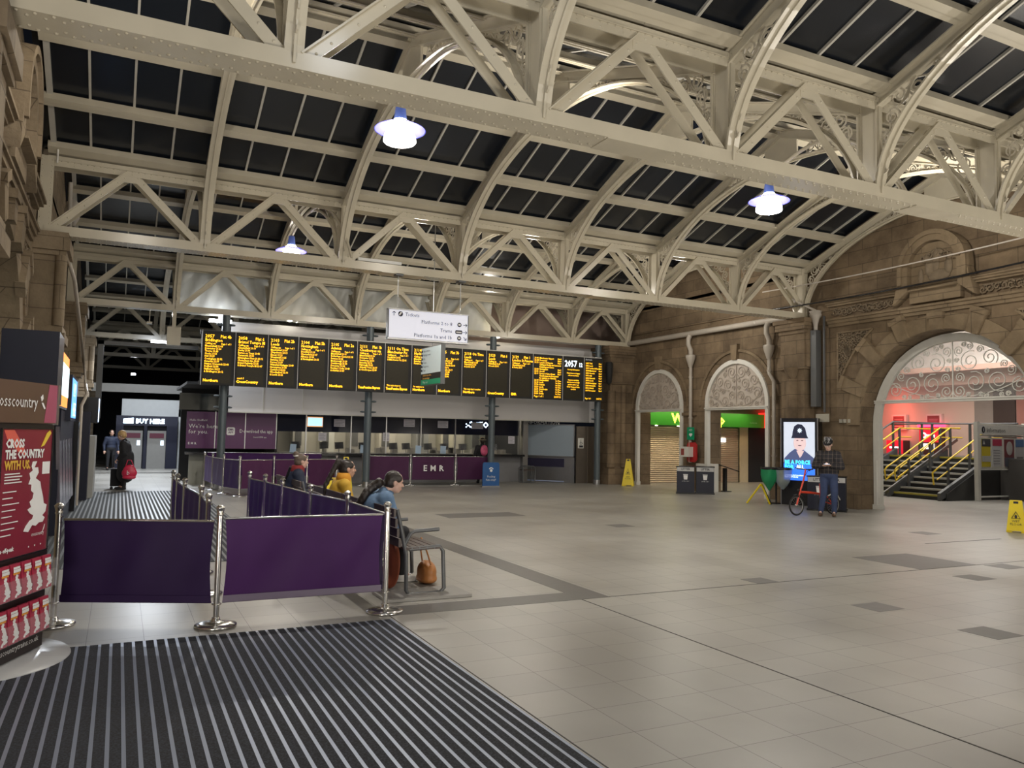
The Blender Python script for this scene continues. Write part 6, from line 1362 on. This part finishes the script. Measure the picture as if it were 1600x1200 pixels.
# ------------------------------------------------------------------ hanging direction signs
t = thing('hanging_sign', 'white hanging sign reading Tickets and Platforms 2 to 8', 'sign', (5.7, 15.35, 3.5))
SX0, SX1, SY, SZ0, SZ1 = 4.77, 6.54, 15.4, 3.56, 4.18
m = MB(); m.box(SX0, SX1, SY-.03, SY+.09, SZ0, SZ1); m.build('box', DSTEEL, t)
m = MB(); m.box(SX0+.02, SX1-.02, SY-.036, SY-.03, SZ0+.03, SZ1-.02); m.build('face', mat('lit_white_face', (.75, .77, .85), .5, emit=.35, ecol=(.8, .82, 1)), t)
m = MB(); m.box(SX0, SX1, SY-.05, SY+.1, SZ0-.01, SZ0+.025); m.box(SX0, SX1, SY-.05, SY+.1, SZ1-.02, SZ1+.005); m.build('edge', STEEL, t)
yf = SY-.038
m = MB(); m.text('Tickets', .105, (SX0+.36, yf, 4.045)); 
for st, z in (('Platforms 2 to 8', 3.92), ('Trams', 3.775), ('Platforms 1a and 1b', 3.635)): m.text(st, .105, (SX1-.37, yf, z), align='RIGHT')
m.ell((SX0+.26, yf, 4.08), (.052, .002, .055)); m.ell((SX1-.21, yf, 3.955), (.048, .002, .048)); m.ell((SX1-.21, yf, 3.67), (.048, .002, .048))
m.prism([(SX1-.29, 3.76), (SX1-.15, 3.76), (SX1-.135, 3.80), (SX1-.15, 3.84), (SX1-.29, 3.84), (SX1-.305, 3.80)], (0, yf+.001, 0), (1, 0, 0), (0, 0, 1), .002)
def arrow(m, cx, cz, a, L=.045):
    u_ = Vector((cos(a), 0, sin(a))); c = Vector((cx, yf-.001, cz)); w_ = Vector((-sin(a), 0, cos(a)))
    m.bar(c-u_*L, c+u_*L, .012, .003); m.bar(c+u_*L, c+u_*.01+w_*.034, .012, .003); m.bar(c+u_*L, c+u_*.01-w_*.034, .012, .003)
arrow(m, SX0+.12, 4.08, pi/2); arrow(m, SX1-.08, 3.955, 0); arrow(m, SX1-.08, 3.80, 0); arrow(m, SX1-.08, 3.67, -pi/4)
m.build('lettering', TXTK, t)
m = MB(); m.box(SX1-.235, SX1-.185, yf-.006, yf-.003, 3.94, 3.975); m.box(SX1-.235, SX1-.185, yf-.006, yf-.003, 3.655, 3.69); m.box(SX1-.28, SX1-.16, yf-.006, yf-.003, 3.785, 3.81); m.prism([(SX0+.22, 4.06), (SX0+.25, 4.05), (SX0+.29, 4.11), (SX0+.26, 4.12)], (0, yf-.004, 0), (1, 0, 0), (0, 0, 1), .003); m.build('pictogram', TXT, t)
m = MB(); m.cyl((4.98, 15.42, SZ1), (4.98, 15.42, 4.89), .012, n=8); m.build('hanger', STEEL, t); m = MB(); m.cyl((6.36, 15.42, SZ1), (6.36, 15.42, 4.89), .012, n=8); m.build('hanger', STEEL, t)
m = MB(); m.box(4.90, 5.06, 15.32, 15.5, 4.86, 4.90); m.box(6.28, 6.44, 15.32, 15.5, 4.86, 4.90); m.build('clamp', DSTEEL, t)
t = thing('hanging_sign', 'smaller hanging sign seen at an angle with a green stripe below', 'sign', (7.38, 19.8, 2.95))
a = Vector((7.36, 20.55, 0)); b_ = Vector((7.40, 19.15, 0)); d = (b_-a).normalized(); nn = Vector((d.y, -d.x, 0))
def ss(m, u0, u1, z0, z1, off, th): m.strip([a+d*u0+nn*off+Vector((0, 0, z0)), a+d*u1+nn*off+Vector((0, 0, z0))], [a+d*u0+nn*off+Vector((0, 0, z1)), a+d*u1+nn*off+Vector((0, 0, z1))], nn*-th)
m = MB(); ss(m, 0, 1.4, 2.95, 3.99, 0, .12); m.build('box', DSTEEL, t)
m = MB(); ss(m, .02, 1.38, 3.27, 3.97, .004, .004); m.build('pale_face', mat('pale_blue_face', (.55, .66, .68), .25, emit=.2, ecol=(.6, .75, .8)), t)
m = MB(); ss(m, .02, 1.38, 3.11, 3.27, .004, .004); m.build('dark_face', BLACKM, t)
m = MB(); ss(m, .02, 1.38, 2.97, 3.11, .004, .004); m.build('green_face', mat('green_face', (.0, .28, .14), .4, emit=.15), t)
m = MB()
for k, st in enumerate(('Main entrance', 'Waiting rooms', 'Lifts', 'Toilets', 'Telephones', 'Taxis')): m.text(st, .085, a+d*.17+nn*.008+Vector((0, 0, 3.86-.105*k)), d, (0, 0, 1)); q_ = a+d*.09+nn*.008+Vector((0, 0, 3.89-.105*k)); m.ell(tuple(q_), (.03, .03, .035))
m.build('dark_lettering', TXTK, t)
m = MB()
for st, z in (('Sheffield city centre', 3.20), ('Bus interchange', 3.12)): m.text(st, .075, a+d*.17+nn*.008+Vector((0, 0, z)), d, (0, 0, 1))
m.build('amber_lettering', mat('amber_print', (.75, .4, .08), .5, emit=.4), t)
m = MB(); m.text('Way out', .10, a+d*.17+nn*.008+Vector((0, 0, 3.005)), d, (0, 0, 1)); m.build('white_lettering', TXT, t)
m = MB(); m.cyl(a+d*.78+Vector((0, 0, 3.99)), a+d*.78+Vector((0, 0, 7.76)), .012, n=8); m.build('hanger', STEEL, t)
# small fittings on the girders
m = MB(); m.box(4.1, 5.0, 15.30, 15.36, 5.07, 5.13); o = m.build('strip_light', mat('switched_off_tube', (.6, .6, .58), .3)); tag(o, 'thin unlit strip light lying on the second girder', 'light')
m = MB(); m.cyl((.6, 23.66, 4.55), (.6, 23.66, 4.90), .012, n=8); m.box(.53, .67, 23.56, 23.76, 4.50, 4.55); o = m.build('camera_pole', CREAM); tag(o, 'small cream camera pole hanging under the third girder', 'camera')
m = MB(); m.box(1.05, 1.4, 23.5, 23.8, 3.95, 4.45); m.box(1.17, 1.27, 23.6, 23.7, 4.45, 4.90); o = m.build('speaker_box', CREAM); tag(o, 'cream square loudspeaker box hanging under the third girder', 'loudspeaker')

# ------------------------------------------------------------------ red leaflet stand
MAR = mat('maroon_poster', (.26, .028, .05), .25, var=.15, scale=2); GOLD = mat('gold_lettering', (.75, .45, .05), .5)
t = thing('leaflet_stand', 'red poster stand with map of Great Britain and round white base', 'leaflet stand', (0, 0, 0))
m = MB(); m.lathe([(.0, 0), (.655, 0), (.66, .006), (.655, .016), (.3, .026), (.0, .03)], n=48); m.build('base', mat('pale_grey_base', (.46, .47, .48), .25), t)
hw, ap = .33, .345
m = MB(); m.prism([(hw+.03, -ap+.0), (hw+.03, -ap+.03), (.06, .30), (-.06, .30), (-hw-.10, -ap+.03), (-hw-.10, -ap+.0)], (0, 0, .03), (1, 0, 0), (0, 1, 0), 1.64); m.build('body', mat('dark_brown_body', (.02, .012, .012), .35), t)
yq = -ap-.001
m = MB(); m.prism([(-hw, .74), (hw, .74), (hw+.005, 1.63), (-hw+.0, 1.63)], (0, yq, 0), (1, 0, 0), (0, 0, 1), .006); po = m.build('poster', MAR, t)
m = MB(); m.tube([(-hw, yq-.008, .74), (hw, yq-.008, .74), (hw, yq-.008, 1.63), (-hw, yq-.008, 1.63)], 0, flat=((0, 1, 0), .006, .006), closed=True); m.build('poster_frame', BLACK, po)
yt = yq-.009
m = MB(); m.text('CROSS', .082, (-hw+.05, yt, 1.50), bold=.004, wscale=.9); m.text('THE COUNTRY', .082, (-hw+.05, yt, 1.425), bold=.004, wscale=.86); m.text('Go off-peak', .04, (-hw+.02, yt, .79), bold=.002)
for k in range(4): m.box(-hw+.06, -hw+.27-.03*(k % 2), yt-.002, yt, 1.255+.02*k, 1.263+.02*k)
for k in range(8): m.box(-hw+.05, -hw+.17+.04*(k % 3), yt-.002, yt, .90+.042*k, .907+.042*k)
GB = [(.02,-.28),(.06,-.235),(.10,-.245),(.135,-.225),(.18,-.225),(.20,-.195),(.17,-.175),(.205,-.15),(.215,-.10),(.18,-.085),(.165,-.03),(.14,.03),(.125,.08),(.07,.11),(.10,.15),(.09,.19),(.05,.19),(.075,.235),(.03,.235),(.02,.20),(.035,.17),(.0,.15),(.015,.11),(-.005,.07),(.03,.065),(.03,.02),(.06,-.0),(.05,-.04),(.02,-.06),(.04,-.10),(.0,-.115),(.03,-.145),(.07,-.165),(.06,-.19),(.03,-.20),(-.01,-.235),(-.03,-.27)]
m.prism([(x*1.18+.035, z*.97+1.168) for x, z in GB], (0, yt, 0), (1, 0, 0), (0, 0, 1), .003)
m.box(.205, .305, yt-.002, yt, 1.30, 1.39)
for k in range(3): m.ell((.08+.08*k, yt, .79), (.005, .002, .006))
m.text('crosscountry', .04, (.10, yt, .86), wscale=.8); m.prism([(.25, .875), (.27, .90), (.28, .93), (.265, .90)], (0, yt, 0), (1, 0, 0), (0, 0, 1), .003)
m.build('white_print', TXT, po)
m = MB(); m.prism([(.17, 1.50), (.21, 1.51), (.30, 1.60), (.28, 1.62), (.24, 1.60)], (0, yt, 0), (1, 0, 0), (0, 0, 1), .003); m.build('yellow_feather', mat('yellow_art', (.85, .6, .05), .5), po)
m = MB(); m.prism([(-.30, 1.62), (-.18, 1.62), (-.05, 1.50), (-.02, 1.44), (-.12, 1.47), (-.26, 1.56)], (0, yt+.003, 0), (1, 0, 0), (0, 0, 1), .002); m.build('red_swirl', mat('red_art', (.75, .12, .08), .5), po)
m = MB(); m.text('WITH US.', .082, (-hw+.05, yt, 1.35), bold=.004, wscale=.9); m.build('gold_print', GOLD, po)
m = MB(); m.box(-hw-.10, hw+.005, -ap-.02, .0, 1.67, 1.96); hd_ = m.build('header', mat('brown_header', (.13, .075, .05), .3, var=.25, scale=2), t)
m = MB(); m.prism([(.17, 1.675), (hw+.004, 1.675), (hw+.004, 1.955), (.22, 1.955)], (0, -ap-.021, 0), (1, 0, 0), (0, 0, 1), .002); m.build('pink_end', mat('pink_panel', (.42, .09, .16), .35), hd_)
m = MB(); m.box(hw+.005, hw+.03, -ap-.03, -ap+.04, 1.66, 1.96); m.build('edge', STEEL, hd_)
m = MB(); m.text('crosscountry', .118, (.06, -ap-.024, 1.78), align='RIGHT', wscale=.9); m.prism([(.10, 1.86), (.125, 1.88), (.135, 1.85), (.115, 1.83)], (0, -ap-.024, 0), (1, 0, 0), (0, 0, 1), .003); m.prism([(.115, 1.82), (.135, 1.82), (.17, 1.78), (.155, 1.775)], (0, -ap-.024, 0), (1, 0, 0), (0, 0, 1), .003); m.build('logo', TXT, hd_)
m = MB(); m.text('crosscountrytrains.co.uk', .058, (hw-.04, yq-.002, .085), align='RIGHT'); m.build('web_address', TXT, t)
CLR = mat('clear_plastic', (.85, .86, .9), .1, alpha=.07, var=0)
rowz = (.47, .17)
ang = radians(67.1)   # stand turned so that the poster faces right
def stand_xf(o): o.location = (-.90, 6.70, 0); o.rotation_euler = (0, 0, ang)
for r, z in enumerate(rowz):
    m = MB(); m.box(-hw-.10, hw+.03, -ap-.05, -ap, z-.01, z); m.box(-hw-.10, hw+.04, -ap-.075, -ap-.07, z, z+.13); m.box(hw+.035, hw+.04, -ap-.075, -ap, z, z+.2); m.build('leaflet_rack', CLR, t)
stand_xf(t)
lead = None
for r, z in enumerate(rowz):
    for c in range(5):
        if lead is None:
            lead = thing('leaflet_pack', '', 'leaflets', (0, 0, 0), 'red leaflets in the stand')
            m = MB(); m.prism([(0, 0), (-.022, 0), (-.005, .235), (.017, .235)], (-.055, 0, 0), (0, 1, 0), (0, 0, 1), .11); m.build('paper_stack', mat('red_leaflet', (.42, .03, .07), .4), lead)
            m = MB(); m.bar((-.04, -.018, .19), (.04, -.018, .19), .02, .003); m.bar((-.04, -.016, .21), (.035, -.016, .21), .015, .003); 
            m.prism([(x*.33-.01, z_*.33+.10) for x, z_ in GB], (0, -.023, 0), (1, 0, 0), (0, .07, 1), .003); m.build('white_map', TXT, lead)
            m = MB(); m.bar((-.045, -.019, .172), (.03, -.019, .172), .012, .003); m.build('orange_line', mat('orange_print', (.8, .35, .05), .5), lead)
            o = lead
        else: o = copy_tree(lead)
        u_ = -hw+.02+.135*c+.03; p = Matrix.Rotation(ang, 3, 'Z') @ Vector((u_, -ap-.045, z))
        o.location = Vector((-.90, 6.70, 0))+p; o.rotation_euler = (0, 0, ang); o['label'] = 'red leaflet pack with white map, %s from left in the %s row' % (ORD[c], 'upper' if r == 0 else 'lower')

# ------------------------------------------------------------------ left wall furniture
t = thing('wall_screen', 'lit screen with orange border on the left wall', 'screen', (-.9, 12.3, 1.9))
m = MB(); m.box(-1.3, -.70, 11.0, 11.9, 1.93, 2.80); m.build('dark_box', NAVY, t)
m = MB(); m.box(-1.3, -.73, 12.0, 13.7, 1.9, 2.68); m.build('casing', BLACK, t)
m = MB(); m.box(-.73, -.722, 12.05, 13.65, 1.93, 2.66); m.build('orange_border', mat('screen_orange', (.9, .30, .06), .5, emit=1.3, var=0), t)
m = MB(); m.box(-.722, -.716, 12.05, 13.65, 2.08, 2.52); m.build('picture', mat('screen_pale', (.75, .9, .95), .5, emit=2.0, var=.1), t)
t = thing('wall_screen', 'blue lit screen just beyond the orange bordered one', 'screen', (-.9, 15, 1.8)); 
m = MB(); m.box(-1.2, -.72, 14.7, 16.2, 1.75, 2.5); m.build('casing', NAVY, t); m = MB(); m.box(-.72, -.712, 14.75, 16.15, 1.80, 2.45); m.build('picture', mat('screen_deep_blue', (.12, .35, .95), .5, emit=1.6, var=.3, scale=3), t)
m = MB(); m.text('BUY\nHERE', .32, (-.70, 14.9, 2.15), (0, 1, 0), (0, 0, 1)); m.build('lettering', mat('screen_white_text', (.8, .9, 1), .5, emit=2, var=0), t)
t = thing('ticket_gate_cabinets', 'row of dark blue ticket machine cabinets along the left wall', 'cabinets', (-1.1, 15, 0))
m = MB(); m.box(-1.35, -.80, 13.8, 14.98, 0, 1.9); m.box(-1.35, -.80, 16.0, 17.6, 0, 1.9); m.box(-.95, -.80, 14.98, 16.0, 0, 1.9); m.build('dark_cabinet', NAVY, t)
m = MB(); m.box(-1.3, -.72, 17.7, 18.2, 0, 1.75); m.build('black_post', BLACK, t)
m = MB(); m.box(-1.2, -.60, 20.3, 20.75, 0, 2.0); m.build('navy_pillar', NAVY, t)
m = MB()
for k in range(5):
    y = 13.9+.75*k; m.strip([(-.80, y, .35), (-.79, y+.5, .35)], [(-.86, y-.2, 1.65), (-.86, y+.25, 1.65)], (.05, 0, 0))
m.build('steel_panel', mat('lilac_steel', (.36, .33, .40), .22, .8, var=.1), t)
t = thing('cash_machine', 'pale grey machine with glowing edge beyond the navy pillar', 'machine', (-.6, 21, 0)); m = MB(); m.box(-.95, -.50, 20.9, 22.6, 0, 1.45); m.build('body', mat('pale_machine', (.36, .36, .34), .5), t); m = MB(); m.box(-.95, -.46, 20.9, 21.3, 1.75, 2.35); m.build('screen_casing', BLACK, t); m = MB(); m.box(-.46, -.45, 20.92, 21.28, 1.78, 2.32); m.build('lit_edge', mat('blue_white_edge', (.6, .75, 1), .4, emit=3, var=0), t)
m = MB(); m.tube([(-.98, 15.95, 6.0), (-.95, 16.0, 4.6), (-.85, 16.2, 4.3), (-.80, 20.0, 3.2), (-.72, 20.0, 2.6), (-.66, 19.3, 2.35), (-.74, 19.0, 2.1), (-.74, 19.0, 0)], .035, 8)
o = m.build('conduit_pipe', PIPE); tag(o, 'thin pale conduit running down beside the left wall cabinets', 'pipe')
t = thing('wall_duct', 'dark framed tall post at the left edge of the concourse mouth', 'post', (-.6, 24.0, 0)); m = MB(); m.box(-.62, -.48, 24.0, 24.15, 1.9, 4.0); m.box(-.62, 1.9, 24.0, 24.1, 3.9, 4.0); m.build('frame', DSTEEL, t)
m = MB(); m.cyl((-.95, 16.3, 5.35), (-.95, 16.3, 5.7), .07, n=12); m.lathe([(.05, 5.3), (.12, 5.45), (.13, 5.6), (.09, 5.66), (.12, 5.72), (.0, 5.8)], (-.95, 16.3, 0), 14); o = m.build('pipe_finial', PIPE); tag(o, 'cream bell shaped pipe head behind the end of the second girder', 'pipe head')
# bright cable on the girder end
m = MB(); m.tube([(-1.15, 15.2, 6.1), (-1.15, 15.2, 6.36), (-1.0, 15.2, 6.42), (1.1, 15.2, 6.42)], .018, 6); o = m.build('girder_cable', mat('pale_conduit', (.7, .68, .62), .3)); tag(o, 'thin pale conduit on top of the second girder at the left wall', 'pipe')
